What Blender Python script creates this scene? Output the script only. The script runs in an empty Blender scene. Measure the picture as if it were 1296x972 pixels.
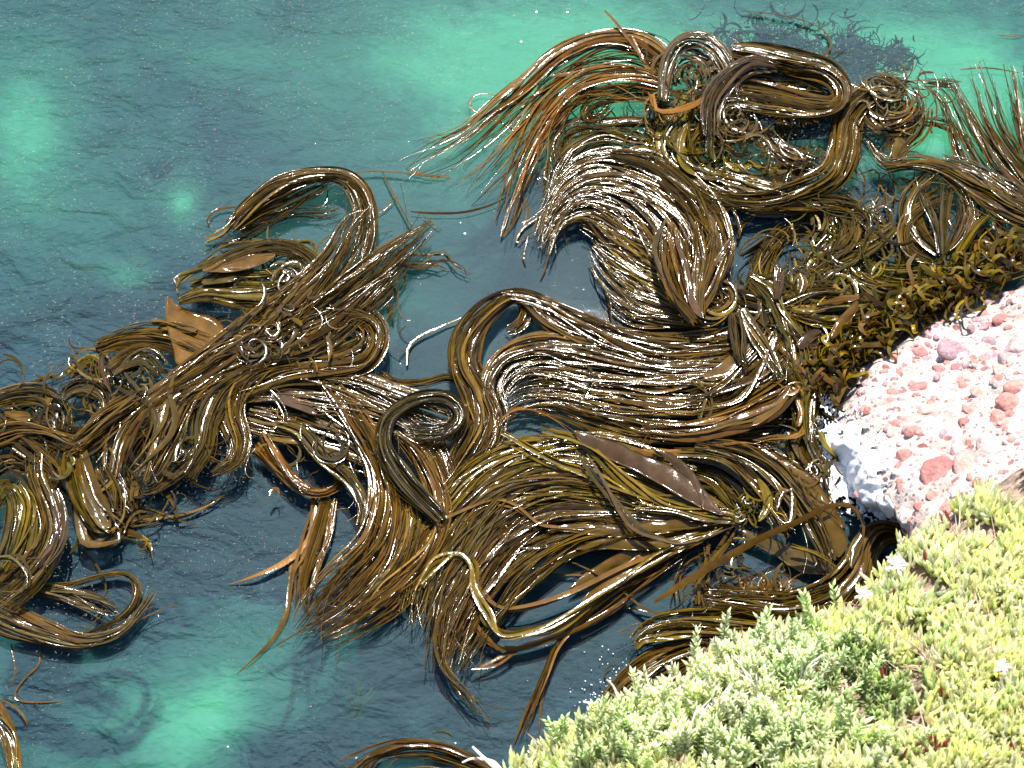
import bpy, math, random
import numpy as np
from mathutils import Vector, Matrix
random.seed(7); rng = np.random.default_rng(7)
S = bpy.context.scene; COL = S.collection

# ------------------------------------------------------------------ camera
CAM = np.array([0.0, -7.0, 12.0])
LENS = 65.0; FPX = 1296*LENS/36.0
cd = bpy.data.cameras.new('camera'); cam = bpy.data.objects.new('camera', cd); COL.objects.link(cam)
cam.location = CAM; cam.rotation_euler = (Vector((0,0,0))-Vector(CAM)).to_track_quat('-Z','Y').to_euler()
cd.lens = LENS; cd.sensor_width = 36; cd.clip_end = 3000
cd.dof.use_dof = True; cd.dof.focus_distance = 13.9; cd.dof.aperture_fstop = 4.0
S.camera = cam
FW = -CAM/np.linalg.norm(CAM); RT = np.array([1.0,0,0]); UP = np.cross(RT, FW)

def ray(x, y):
    x = np.asarray(x, float); y = np.asarray(y, float)
    return FW*FPX + RT*(x-648)[...,None] - UP*(y-486)[...,None]
def at(x, y, z=0.0):
    """point of height z that stands at photo position x, y"""
    r = ray(x, y); k = (np.asarray(z, float)-CAM[2])/r[...,2]
    return CAM + r*k[...,None]

# ------------------------------------------------------------------ light
v = ray(700, 462); v = v/np.linalg.norm(v)
sun_dir = Vector((v[0], v[1], -v[2]))
elev = math.asin(sun_dir.z); azim = math.atan2(sun_dir.x, sun_dir.y)
w = bpy.data.worlds.new('World'); S.world = w; w.use_nodes = True
nt = w.node_tree; sky = nt.nodes.new('ShaderNodeTexSky'); sky.sky_type = 'NISHITA'; sky.sun_disc = False
sky.sun_elevation = elev; sky.sun_rotation = azim
nt.links.new(sky.outputs[0], nt.nodes['Background'].inputs[0]); nt.nodes['Background'].inputs[1].default_value = 0.115
sl = bpy.data.lights.new('sun', 'SUN'); sl.energy = 5.0; sl.angle = math.radians(.5); sl.color = (1,.96,.89)
so = bpy.data.objects.new('sun', sl); COL.objects.link(so); so.rotation_euler = sun_dir.to_track_quat('Z','Y').to_euler()
S.cycles.caustics_reflective = False; S.cycles.caustics_refractive = False; S.cycles.sample_clamp_indirect = 3
S.view_settings.view_transform = 'Standard'; S.view_settings.look = 'None'
S.view_settings.exposure = 1.1; S.view_settings.gamma = 1.0; S.view_settings.use_curve_mapping = False

# ------------------------------------------------------------------ helpers
def link_mesh(name, V, F, mat, col=None, parent=None, origin=None, smooth=True, attrs=None):
    V = np.asarray(V, float)
    if origin is not None: V = V - np.asarray(origin)
    me = bpy.data.meshes.new(name)
    F = np.asarray(F)
    if F.ndim == 2:
        n, k = F.shape
        me.vertices.add(len(V)); me.vertices.foreach_set('co', V.ravel())
        me.loops.add(n*k); me.loops.foreach_set('vertex_index', F.ravel().astype(np.int32))
        me.polygons.add(n); me.polygons.foreach_set('loop_start', np.arange(0, n*k, k, dtype=np.int32))
        me.update(calc_edges=True); me.validate()
    if smooth: me.polygons.foreach_set('use_smooth', np.ones(len(me.polygons), bool))
    if col is not None:
        a = me.color_attributes.new('tone', 'FLOAT_COLOR', 'POINT')
        c = np.ones((len(V),4)); c[:,:3] = col; a.data.foreach_set('color', c.ravel())
    for k_, arr in (attrs or {}).items():
        a = me.attributes.new(k_, 'FLOAT', 'POINT'); a.data.foreach_set('value', np.asarray(arr, np.float32))
    me.materials.append(mat)
    o = bpy.data.objects.new(name, me); COL.objects.link(o)
    if parent is not None: o.parent = parent
    return o
def tag(o, label=None, cat=None, group=None, kind=None):
    if label: o['label'] = label
    if cat: o['category'] = cat
    if group: o['group'] = group
    if kind: o['kind'] = kind
def empty(name, loc, label, cat, group=None):
    o = bpy.data.objects.new(name, None); COL.objects.link(o); o.location = loc; o.empty_display_size = .1
    tag(o, label, cat, group); return o
def grid_faces(nu, nv):
    i, j = np.meshgrid(np.arange(nu-1), np.arange(nv-1), indexing='ij')
    a = (i*nv+j).ravel(); return np.stack([a, a+nv, a+nv+1, a+1], 1)
_P = rng.permutation(512); _G = rng.random((512,))
def vnoise(x, y, z=0):
    """smooth value noise 0..1"""
    x = np.asarray(x, float)+1000; y = np.asarray(y, float)+1000
    xi = np.floor(x).astype(int); yi = np.floor(y).astype(int); fx = x-xi; fy = y-yi
    fx = fx*fx*(3-2*fx); fy = fy*fy*(3-2*fy)
    h = lambda a, b: _G[(_P[(a+_P[(b+z*37) & 511]) & 511])]
    return (h(xi,yi)*(1-fx)+h(xi+1,yi)*fx)*(1-fy)+(h(xi,yi+1)*(1-fx)+h(xi+1,yi+1)*fx)*fy
def fbm(x, y, o=4, z=0):
    s = 0; a = .5
    for k in range(o): s = s+a*vnoise(x*2**k, y*2**k, z+k); a *= .5
    return s/(1-.5**o)

def mat(name):
    m = bpy.data.materials.new(name); m.use_nodes = True
    return m, m.node_tree.nodes, m.node_tree.links, m.node_tree.nodes['Principled BSDF']
def noise(n, l, scale, detail=4, rough=.5, vec=None, dist=0):
    t = n.new('ShaderNodeTexNoise'); t.inputs['Scale'].default_value = scale
    t.inputs['Detail'].default_value = detail; t.inputs['Roughness'].default_value = rough; t.inputs['Distortion'].default_value = dist
    if vec is not None: l.new(vec, t.inputs['Vector'])
    return t
def pos(n, l, scl=(1,1,1), rot=(0,0,0)):
    g = n.new('ShaderNodeNewGeometry'); m = n.new('ShaderNodeMapping')
    m.inputs['Scale'].default_value = scl; m.inputs['Rotation'].default_value = rot
    l.new(g.outputs['Position'], m.inputs['Vector']); return m.outputs[0]
def ramp(n, l, src, stops):
    r = n.new('ShaderNodeValToRGB'); l.new(src, r.inputs[0]); e = r.color_ramp.elements
    while len(e) < len(stops): e.new(.5)
    for q, (p, c) in zip(e, stops): q.position = p; q.color = (*c, 1) if len(c) == 3 else c
    return r.outputs[0]
def math_n(n, l, op, a, b):
    m = n.new('ShaderNodeMath'); m.operation = op
    for i, q in enumerate((a, b)):
        if isinstance(q, (int, float)): m.inputs[i].default_value = q
        else: l.new(q, m.inputs[i])
    return m.outputs[0]
def mixc(n, l, f, a, b, bt='MIX'):
    m = n.new('ShaderNodeMix'); m.data_type = 'RGBA'; m.blend_type = bt
    for s, q in ((m.inputs[0], f), (m.inputs[6], a), (m.inputs[7], b)):
        if isinstance(q, (int, float)): s.default_value = q
        elif isinstance(q, tuple): s.default_value = (*q, 1)
        else: l.new(q, s)
    return m.outputs[2]
def bump(n, l, h, strength, dist, prev=None):
    b = n.new('ShaderNodeBump'); b.inputs['Strength'].default_value = strength; b.inputs['Distance'].default_value = dist
    l.new(h, b.inputs['Height'])
    if prev is not None: l.new(prev, b.inputs['Normal'])
    return b.outputs[0]

# ------------------------------------------------------------------ materials
def kelp_mat(name='wet_kelp', rough=.105, bs=1.0):
    m, n, l, p = mat(name)
    a = n.new('ShaderNodeAttribute'); a.attribute_name = 'tone'
    pv = pos(n, l)
    n1 = noise(n, l, 9, 5, .6, pv); n2 = noise(n, l, 55, 3, .6, pv)
    v1 = ramp(n, l, n1.outputs[0], [(.3,(.62,.62,.6)),(.7,(1.35,1.3,1.25))])
    c = mixc(n, l, 1.0, a.outputs['Color'], v1, 'MULTIPLY')
    spots = ramp(n, l, noise(n, l, 130, 2, .5, pv).outputs[0], [(.66,(0,0,0)),(.72,(1,1,1))])
    c = mixc(n, l, math_n(n, l, 'MULTIPLY', spots, .35), c, (.03,.017,.01))
    l.new(c, p.inputs['Base Color'])
    p.inputs['Roughness'].default_value = rough
    p.inputs['IOR'].default_value = 1.35
    p.inputs['Subsurface Weight'].default_value = 0
    r = ramp(n, l, n2.outputs[0], [(.35,(rough*.6,)*3),(.7,(rough*1.8,)*3)]); l.new(r, p.inputs['Roughness'])
    b = bump(n, l, n2.outputs[0], .2*bs, .004)
    b = bump(n, l, noise(n, l, 12, 2, .5, pv).outputs[0], .16, .02, b)
    l.new(b, p.inputs['Normal'])
    return m
M_KELP = kelp_mat(); M_BLADE = kelp_mat('wet_kelp_blade', .10, .5); M_WEED = kelp_mat('submerged_weed', .9)
for m_ in (M_WEED,): m_.node_tree.nodes['Principled BSDF'].inputs['Specular IOR Level'].default_value = 0

m, n, l, p = mat('sea_surface'); M_WATER = m
out = n['Material Output']; n.remove(p)
at_ = n.new('ShaderNodeAttribute'); at_.attribute_name = 'chop'
pw = pos(n, l, (1,1.6,1), (0,0,.5))
b1 = noise(n, l, 2.6, 3, .5, pw, .6); b2 = noise(n, l, 13, 3, .6, pos(n, l, (1,1.9,1), (0,0,.75)), .4); b3 = noise(n, l, 45, 2, .6, pos(n, l))
cen = lambda o, k: math_n(n, l, 'MULTIPLY', math_n(n, l, 'SUBTRACT', o, .5), k)
h = math_n(n, l, 'ADD', cen(b1.outputs[0], .018), cen(b2.outputs[0], .018))
h = math_n(n, l, 'ADD', h, cen(b3.outputs[0], .0015))
msk = math_n(n, l, 'SUBTRACT', noise(n, l, 1.7, 3, .6, pos(n, l), 1).outputs[0], .42)
spk = math_n(n, l, 'MAXIMUM', math_n(n, l, 'SUBTRACT', noise(n, l, 36, 2, .7, pos(n, l)).outputs[0], .632), 0)
spk = math_n(n, l, 'MULTIPLY', math_n(n, l, 'MULTIPLY', spk, math_n(n, l, 'MAXIMUM', msk, 0)), .95)
hd = math_n(n, l, 'ADD', math_n(n, l, 'MULTIPLY', h, math_n(n, l, 'ADD', at_.outputs['Fac'], .25)), math_n(n, l, 'MULTIPLY', cen(b1.outputs[0], .11), at_.outputs['Fac']))
b2g = noise(n, l, 13, 1, .5, pos(n, l, (1,1.5,1), (0,0,.75)), .4)
h = math_n(n, l, 'ADD', cen(b1.outputs[0], .016), cen(b2g.outputs[0], .008))
h = math_n(n, l, 'MULTIPLY', h, at_.outputs['Fac'])
h = math_n(n, l, 'ADD', h, math_n(n, l, 'MULTIPLY', spk, math_n(n, l, 'POWER', math_n(n, l, 'MULTIPLY', at_.outputs['Fac'], 1.7), .5)))
bn = n.new('ShaderNodeBump'); bn.inputs['Strength'].default_value = 1; bn.inputs['Distance'].default_value = 1.0; l.new(h, bn.inputs['Height'])
gl = n.new('ShaderNodeBsdfGlossy'); gl.inputs['Roughness'].default_value = .018; l.new(bn.outputs[0], gl.inputs['Normal'])
df = n.new('ShaderNodeBsdfDiffuse'); df.inputs['Color'].default_value = (.065,.145,.18,1)
bd_ = n.new('ShaderNodeBump'); bd_.inputs['Strength'].default_value = 1; bd_.inputs['Distance'].default_value = 2.4; l.new(hd, bd_.inputs['Height']); l.new(bd_.outputs[0], df.inputs['Normal'])
tr = n.new('ShaderNodeBsdfTransparent'); tr.inputs['Color'].default_value = (.34,.70,.60,1)
mx = n.new('ShaderNodeMixShader'); mx.inputs[0].default_value = .25; l.new(tr.outputs[0], mx.inputs[1]); l.new(df.outputs[0], mx.inputs[2])
fr = n.new('ShaderNodeFresnel'); fr.inputs['IOR'].default_value = 1.33; l.new(bn.outputs[0], fr.inputs['Normal'])
mx2 = n.new('ShaderNodeMixShader'); l.new(fr.outputs[0], mx2.inputs[0]); l.new(mx.outputs[0], mx2.inputs[1]); l.new(gl.outputs[0], mx2.inputs[2])
l.new(mx2.outputs[0], out.inputs['Surface'])

m, n, l, p = mat('sea_bed'); M_BED = m
a = n.new('ShaderNodeAttribute'); a.attribute_name = 'sand'
pb = pos(n, l)
f = math_n(n, l, 'ADD', a.outputs['Fac'], math_n(n, l, 'MULTIPLY', math_n(n, l, 'SUBTRACT', noise(n, l, 1.3, 6, .62, pb, .8).outputs[0], .5), .55))
f = math_n(n, l, 'ADD', f, math_n(n, l, 'MULTIPLY', math_n(n, l, 'SUBTRACT', noise(n, l, 9, 4, .6, pos(n, l, (1,1.8,1), (0,0,.6)), 1.2).outputs[0], .5), .22))
c = ramp(n, l, f, [(0,(.05,.025,.035)),(.22,(.07,.04,.075)),(.45,(.12,.115,.13)),(.72,(.22,.25,.23)),(1,(.46,.60,.44))])
l.new(c, p.inputs['Base Color']); p.inputs['Roughness'].default_value = .9; p.subsurface_method = 'BURLEY'
p.inputs['Subsurface Weight'].default_value = 1; p.inputs['Subsurface Radius'].default_value = (1,1,1); p.inputs['Subsurface Scale'].default_value = .13; p.inputs['Specular IOR Level'].default_value = 0

def rock_mat():
    m, n, l, p = mat('conglomerate_rock'); pv = pos(n, l)
    base = ramp(n, l, noise(n, l, 6, 6, .65, pv).outputs[0], [(.28,(.42,.25,.20)),(.40,(.62,.48,.42)),(.54,(.78,.70,.64))])
    warp = noise(n, l, 8, 3, .5, pv)
    vv = mixc(n, l, .06, pv, warp.outputs['Color'])
    for sc, th, cols in ((11,.33,((.33,.10,.09),(.45,.20,.17),(.28,.16,.18))), (26,.36,((.36,.12,.10),(.55,.33,.30),(.40,.22,.2)))):
        vo = n.new('ShaderNodeTexVoronoi'); vo.inputs['Scale'].default_value = sc; l.new(vv, vo.inputs['Vector'])
        msk = ramp(n, l, vo.outputs['Distance'], [(th-.05,(1,1,1)),(th,(0,0,0))])
        sep = n.new('ShaderNodeSeparateColor'); l.new(vo.outputs['Color'], sep.inputs[0])
        sel = ramp(n, l, sep.outputs[0], [(.62,(0,0,0)),(.64,(1,1,1))])
        cc = ramp(n, l, sep.outputs[1], [(0,cols[0]),(.5,cols[1]),(1,cols[2])])
        base = mixc(n, l, math_n(n, l, 'MULTIPLY', msk, sel), base, cc)
    sx = n.new('ShaderNodeSeparateXYZ'); l.new(pv, sx.inputs[0])
    zz_ = math_n(n, l, 'ADD', sx.outputs[2], math_n(n, l, 'MULTIPLY', math_n(n, l, 'SUBTRACT', noise(n, l, 5, 4, .6, pv).outputs[0], .5), .3))
    wet = ramp(n, l, zz_, [(.02,(1,1,1)),(.16,(0,0,0))])
    base = mixc(n, l, math_n(n, l, 'MULTIPLY', wet, .85), base, (.09,.06,.035))
    rg = ramp(n, l, zz_, [(.02,(.2,.2,.2)),(.2,(.78,.78,.78))]); l.new(rg, p.inputs['Roughness'])
    l.new(base, p.inputs['Base Color'])
    b = bump(n, l, noise(n, l, 14, 8, .7, pv).outputs[0], 1, .09)
    b = bump(n, l, noise(n, l, 70, 4, .7, pv).outputs[0], .5, .012, b); l.new(b, p.inputs['Normal'])
    return m
M_ROCK = rock_mat()
m, n, l, p = mat('red_cobble'); M_COB = m
a = n.new('ShaderNodeAttribute'); a.attribute_name = 'tone'; pv = pos(n, l)
sp = ramp(n, l, noise(n, l, 30, 5, .7, pv).outputs[0], [(.35,(.6,.6,.6)),(.6,(1.2,1.2,1.2)),(.72,(1.9,2.2,2.2))])
l.new(mixc(n, l, 1.0, a.outputs['Color'], sp, 'MULTIPLY'), p.inputs['Base Color']); p.inputs['Roughness'].default_value = .6
l.new(bump(n, l, noise(n, l, 45, 5, .7, pv).outputs[0], .6, .02), p.inputs['Normal'])

def tone_mat(name, rough, bs=60, bd=.003, trans=0.0, spec=.5):
    m, n, l, p = mat(name); a = n.new('ShaderNodeAttribute'); a.attribute_name = 'tone'; pv = pos(n, l)
    sp = ramp(n, l, noise(n, l, bs*.5, 3, .6, pv).outputs[0], [(.3,(.8,.8,.8)),(.7,(1.15,1.15,1.15))])
    l.new(mixc(n, l, 1.0, a.outputs['Color'], sp, 'MULTIPLY'), p.inputs['Base Color'])
    p.inputs['Roughness'].default_value = rough; p.inputs['Specular IOR Level'].default_value = spec
    l.new(bump(n, l, noise(n, l, bs, 3, .6, pv).outputs[0], .4, bd), p.inputs['Normal'])
    if trans:
        tl = n.new('ShaderNodeBsdfTranslucent'); l.new(p.inputs['Base Color'].links[0].from_socket, tl.inputs['Color'])
        ms = n.new('ShaderNodeMixShader'); ms.inputs[0].default_value = trans; l.new(p.outputs[0], ms.inputs[1]); l.new(tl.outputs[0], ms.inputs[2]); l.new(ms.outputs[0], n['Material Output'].inputs['Surface'])
    return m
M_LEAF = tone_mat('fleshy_leaf', .38, trans=.58); M_TWIG = tone_mat('bare_bark', .8); M_PETAL = tone_mat('petal', .5, trans=.4)
m, n, l, p = mat('soil'); M_SOIL = m; pv = pos(n, l)
l.new(ramp(n, l, noise(n, l, 18, 6, .7, pv).outputs[0], [(.35,(.10,.06,.05)),(.55,(.38,.27,.20)),(.7,(.55,.42,.34))]), p.inputs['Base Color'])
p.inputs['Roughness'].default_value = .95; l.new(bump(n, l, noise(n, l, 40, 6, .7, pv).outputs[0], .8, .05), p.inputs['Normal'])
m, n, l, p = mat('sea_foam'); M_FOAM = m; pv = pos(n, l)
p.inputs['Base Color'].default_value = (.92,.93,.94,1); p.inputs['Roughness'].default_value = .35
l.new(bump(n, l, noise(n, l, 60, 4, .7, pv).outputs[0], .8, .02), p.inputs['Normal'])

# ------------------------------------------------------------------ setting: sea bed, water
def spread(half, inner, n_in, n_out):
    a = np.linspace(-inner, inner, n_in); b = np.geomspace(inner*1.05, half, n_out)
    return np.concatenate([-b[::-1], a, b])
gx = spread(400, 6.5, 170, 14); gy = spread(400, 6.5, 170, 14)
GX, GY = np.meshgrid(gx, gy, indexing='ij')
def to_px(X, Y, Z=0):
    P = np.stack([X, Y, Z+0*X], -1)-CAM; d = P@FW
    d = np.where(d < .1, .1, d); return 648+FPX*(P@RT)/d, 486-FPX*(P@UP)/d
PX, PY = to_px(GX, GY)
def blobs(PX, PY, base, L):
    s = np.full(PX.shape, base, float)
    for x, y, rx, ry, a in L: s += a*np.exp(-((PX-x)/rx)**2-((PY-y)/ry)**2)
    return s
sand = blobs(PX, PY, .41, [(700,10,260,110,.68),(560,120,100,100,.12),(1200,50,180,110,.8),(950,0,300,40,.2),(0,90,70,110,.5),(300,0,200,25,.18),(90,200,120,100,.1),
    (220,870,120,80,.6),(290,780,80,50,.12),(400,840,80,60,.18),(130,960,120,60,.22),(620,230,90,60,-.02),(520,330,80,50,.1),(560,440,70,50,-.05),
    (1000,60,100,38,-1.1),(1100,72,62,26,-1.0),(90,390,170,80,-.26),(230,330,90,60,-.2),(70,470,120,50,-.25),(140,285,34,22,.35),(150,395,26,16,.6),(215,195,22,26,.5),(50,435,45,18,.4),(180,150,30,20,-.2),(255,120,40,60,-.12),(110,330,60,22,-.2),(215,345,40,26,-.25),(100,410,50,14,-.2),(300,200,50,30,-.12),(455,865,16,20,.2),(320,905,30,18,-.2),
    (350,930,75,50,-.55),(450,880,60,40,-.18),(700,880,160,90,-.2),(760,720,140,60,-.35),(250,640,130,50,-.25),(330,690,80,40,-.1),(230,620,90,35,-.25),(520,430,40,60,-.2),
    (900,300,220,130,-.42),(700,450,180,120,-.35),(640,600,160,100,-.2),(400,540,180,80,-.3),(150,560,200,80,-.3),(60,720,100,60,-.25),(60,860,70,60,-.08),(1150,250,110,70,-.2),(980,760,130,100,-.3),(560,700,100,120,-.1),(720,340,60,60,.18)])
bed_z = -.95 + .45*fbm(GX*.6, GY*.6, 4) - .5*(sand < .3)*fbm(GX*1.5, GY*1.5, 4, 5)
bed = link_mesh('sea_bed', np.stack([GX, GY, bed_z], -1).reshape(-1,3), grid_faces(len(gx), len(gy)), M_BED, attrs={'sand': sand.ravel()})
tag(bed, 'pale sand and dark weedy boulders under the water', None, kind='structure')
chop = blobs(PX, PY, .8, [(180,180,380,260,.5),(100,420,240,120,.3),(220,850,220,160,.15),(620,350,170,150,-.75),(800,480,380,270,-1.0),(720,720,260,150,-.5),(980,250,200,120,-.3),(650,60,150,100,-.3),(1200,80,200,120,-.35),(450,480,120,120,-.3)])
chop = np.clip(np.minimum(chop, .02+.62*(np.hypot(PX-700, PY-462)/600)**1.6), .02, .62)
wz = .012*(fbm(GX*.8+3, GY*1.1, 3, 9)-.5)
water = link_mesh('sea_water', np.stack([GX, GY, wz], -1).reshape(-1,3), grid_faces(len(gx), len(gy)), M_WATER, attrs={'chop': chop.ravel()})
tag(water, 'clear blue green sea water with small sun glints', None, kind='structure')

# ------------------------------------------------------------------ shore rock
def poly(s): return np.array([[float(q) for q in t.split(',')] for t in s.split()])
def resample(P, n):
    P = np.asarray(P, float); d = np.r_[0, np.cumsum(np.linalg.norm(np.diff(P[:,:2], axis=0), axis=1))]; d /= d[-1]
    t = np.linspace(0, 1, n); return np.stack([np.interp(t, d, P[:,k]) for k in range(P.shape[1])], 1)
SH = resample(poly('1380,312 1290,350 1240,374 1190,400 1150,430 1110,455 1072,484 1052,520 1048,560 1068,612 1110,648 1160,678'), 220)
IN = resample(poly('1520,520 1460,600 1420,650 1390,690 1340,720 1300,735 1280,740 1260,740 1240,738 1225,735 1205,730 1190,725'), 220)
tt = np.concatenate([np.linspace(-.22, 0, 14)[:-1], np.linspace(0, 1, 150)])
RP = SH[:,None,:]*(1-tt[None,:,None]) + IN[:,None,:]*tt[None,:,None]
zz = np.where(tt < 0, tt*4.0, 1.75*tt**.8)[None,:] * np.ones((220,1))
R0 = at(RP[...,0], RP[...,1], np.maximum(zz,-.9))
lump = fbm(R0[...,0]*2.2, R0[...,1]*2.2, 5, 3)-.5
R0[...,2] += lump*.34 + .06*(fbm(R0[...,0]*11, R0[...,1]*11, 3, 8)-.5)
sh_noise = (fbm(R0[...,0]*5, R0[...,1]*5, 3, 12)-.5)*.12
R0[...,0] += sh_noise; R0[...,1] += sh_noise
rock_origin = R0[110, 60]
rock = link_mesh('shore_rock', R0.reshape(-1,3), grid_faces(220, len(tt)), M_ROCK, origin=rock_origin)
rock.location = rock_origin
tag(rock, 'sunlit pale pink conglomerate rock sloping into the kelp', None, kind='structure')
def ico(sub):
    import bmesh
    b = bmesh.new(); bmesh.ops.create_icosphere(b, subdivisions=sub, radius=1)
    V = np.array([x.co[:] for x in b.verts]); F = np.array([[x.index for x in f.verts] for f in b.faces]); b.free(); return V, F
ICO3 = ico(3); ICO2 = ico(2); ICO1 = ico(1)
def cobble_geo(c, r, sq=.42):
    V, F = (ICO3 if r > .05 else ICO2); V = V.copy()
    for _ in range(7):     # flat facets
        d = rng.normal(size=3); d /= np.linalg.norm(d); k = V@d; t = rng.uniform(.55,.85)
        V -= np.outer(np.clip(k-t, 0, None), d)
    V *= np.array([1, rng.uniform(.65,.95), sq])*r
    V += (fbm(V[:,0]*12/r*.08+c[0]*9, V[:,1]*12/r*.08+V[:,2]*9, 3)[:,None]-.5)*.25*r
    a = rng.uniform(0, 6.3); R = np.array([[math.cos(a),-math.sin(a),0],[math.sin(a),math.cos(a),0],[0,0,1]])
    return V@R.T+c-np.array([0,0,.16*r]), F
from mathutils.bvhtree import BVHTree
def make_bvh(V, F): return BVHTree.FromPolygons([tuple(q) for q in V], [tuple(int(i) for i in f) for f in F])
RB = make_bvh(R0.reshape(-1,3), grid_faces(220, len(tt)))
def hit(bvh, x, y):
    r = ray(x, y); r = r/np.linalg.norm(r); h_ = bvh.ray_cast(Vector(CAM), Vector(r)); return None if h_[0] is None else (np.array(h_[0]), np.array(h_[1]))
COBT = [(.42,.16,.14),(.50,.22,.18),(.58,.34,.29),(.36,.22,.24),(.45,.31,.31),(.58,.46,.43)]
big = [(1210,444,18,3),(1253,432,9,3),(1190,470,9,0),(1161,492,11,0),(1133,499,9,1),(1180,520,14,2),(1155,545,9,1),(1145,580,12,1),(1255,452,9,3),(1277,455,14,4),(1290,440,16,4),
 (1243,495,13,2),(1222,490,8,0),(1256,568,20,5),(1190,598,22,0),(1225,590,18,2),(1172,600,8,3),(1232,515,12,2),(1280,512,18,1),(1100,520,8,0),(1130,548,8,2),(1212,465,8,0),(1270,405,10,0),(1255,412,6,0),
 (1234,462,6,2),(1165,445,10,0),(1175,455,7,3),(1180,628,8,1),(1240,615,9,0),(1265,470,10,2),(1288,490,14,1),(1150,470,7,2),(1212,570,10,4),(1200,640,9,1),(1285,350,16,5),(1120,470,6,1),(1090,540,6,2),(1264,530,12,1),(1290,545,12,5),(1220,535,7,0)]
restV, restF, restC, off = [], [], [], 0
for (x, y, r, ci) in big + [(rng.uniform(1075,1296), rng.uniform(370,660), 2+5.5*rng.random()**2, rng.integers(0,6)) for _ in range(480)]:
    hh = hit(RB, x, y)
    if hh is None or hh[0][2] < .02: continue
    rr = (1.3 if r >= 6 else 1)*r/FPX*np.linalg.norm(hh[0]-CAM)
    V_, F_ = cobble_geo(hh[0], rr); c_ = np.array(COBT[int(ci)])*.8*rng.uniform(.85,1.15)
    if r >= 6: link_mesh('cobble', V_, F_, M_COB, np.tile(c_, (len(V_),1)), rock, rock_origin)
    else: restV.append(V_); restF.append(F_+off); restC.append(np.tile(c_, (len(V_),1))); off += len(V_)
g = link_mesh('pebbles', np.concatenate(restV), np.concatenate(restF), M_COB, np.concatenate(restC), rock, rock_origin); g['kind'] = 'stuff'

# ------------------------------------------------------------------ kelp machinery
TONE = dict(olive=(.060,.036,.004), brown=(.066,.036,.004), orange=(.128,.058,.009), purple=(.050,.029,.013), yellow=(.098,.066,.001),
            dark=(.026,.018,.002), grey=(.052,.037,.012), green=(.050,.040,.0015), rust=(.082,.041,.005))
def crom(P, n):
    P = np.asarray(P, float)
    if len(P) == 2: t = np.linspace(0,1,n)[:,None]; return P[0]*(1-t)+P[1]*t
    Q = np.vstack([2*P[0]-P[1], P, 2*P[-1]-P[-2]]); d = np.r_[0, np.cumsum(np.linalg.norm(np.diff(P[:,:2],axis=0),axis=1))]
    t = np.linspace(0, d[-1]*.99999, n); i = np.clip(np.searchsorted(d, t, side='right')-1, 0, len(P)-2)
    u = ((t-d[i])/(d[i+1]-d[i]))[:,None]; a, b, c, e = Q[i], Q[i+1], Q[i+2], Q[i+3]
    return .5*(2*b+(c-a)*u+(2*a-5*b+4*c-e)*u*u+(3*b-a-3*c+e)*u**3)
RING = 8
ANG = np.linspace(0, 2*math.pi, RING, endpoint=False)
CX = np.array([-1,-.36,.36,1, 1,.85,-.85,-1]); CZ = np.array([.55,.95,.95,.55, .55,-1,-1,.55]); TIE = np.array([[0,1],[1,2],[2,3],[4,5],[5,6],[6,7]])
def ribbon(C, hw, th, roll):
    """closed flattened tube along world points C; hw half width, th half thickness, roll angle"""
    T = np.gradient(C, axis=0); T /= np.linalg.norm(T, axis=1)[:,None]+1e-9
    B = np.cross(T, [0,0,1.0]); B /= np.linalg.norm(B, axis=1)[:,None]+1e-9
    N = np.cross(B, T)
    cr, sr = np.cos(roll)[:,None], np.sin(roll)[:,None]
    B2 = B*cr+N*sr; N2 = N*cr-B*sr
    V = C[:,None,:] + B2[:,None,:]*(CX[None,:,None]*hw[:,None,None]) + N2[:,None,:]*(CZ[None,:,None]*th[:,None,None])
    n_ = len(C); i = np.arange(n_-1)[:,None]; a = i*RING+TIE[None,:,0]; b = i*RING+TIE[None,:,1]
    F = np.stack([a, b, b+RING, a+RING], -1).reshape(-1,4)
    return V.reshape(-1,3), F
def wob(t, f, k=3):
    s = 0
    for q in range(k): s = s + np.sin(t*f*(1+.7*q)*rng.uniform(.7,1.3)+rng.uniform(0,6.3))/(1+q)
    return s/1.6
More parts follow.
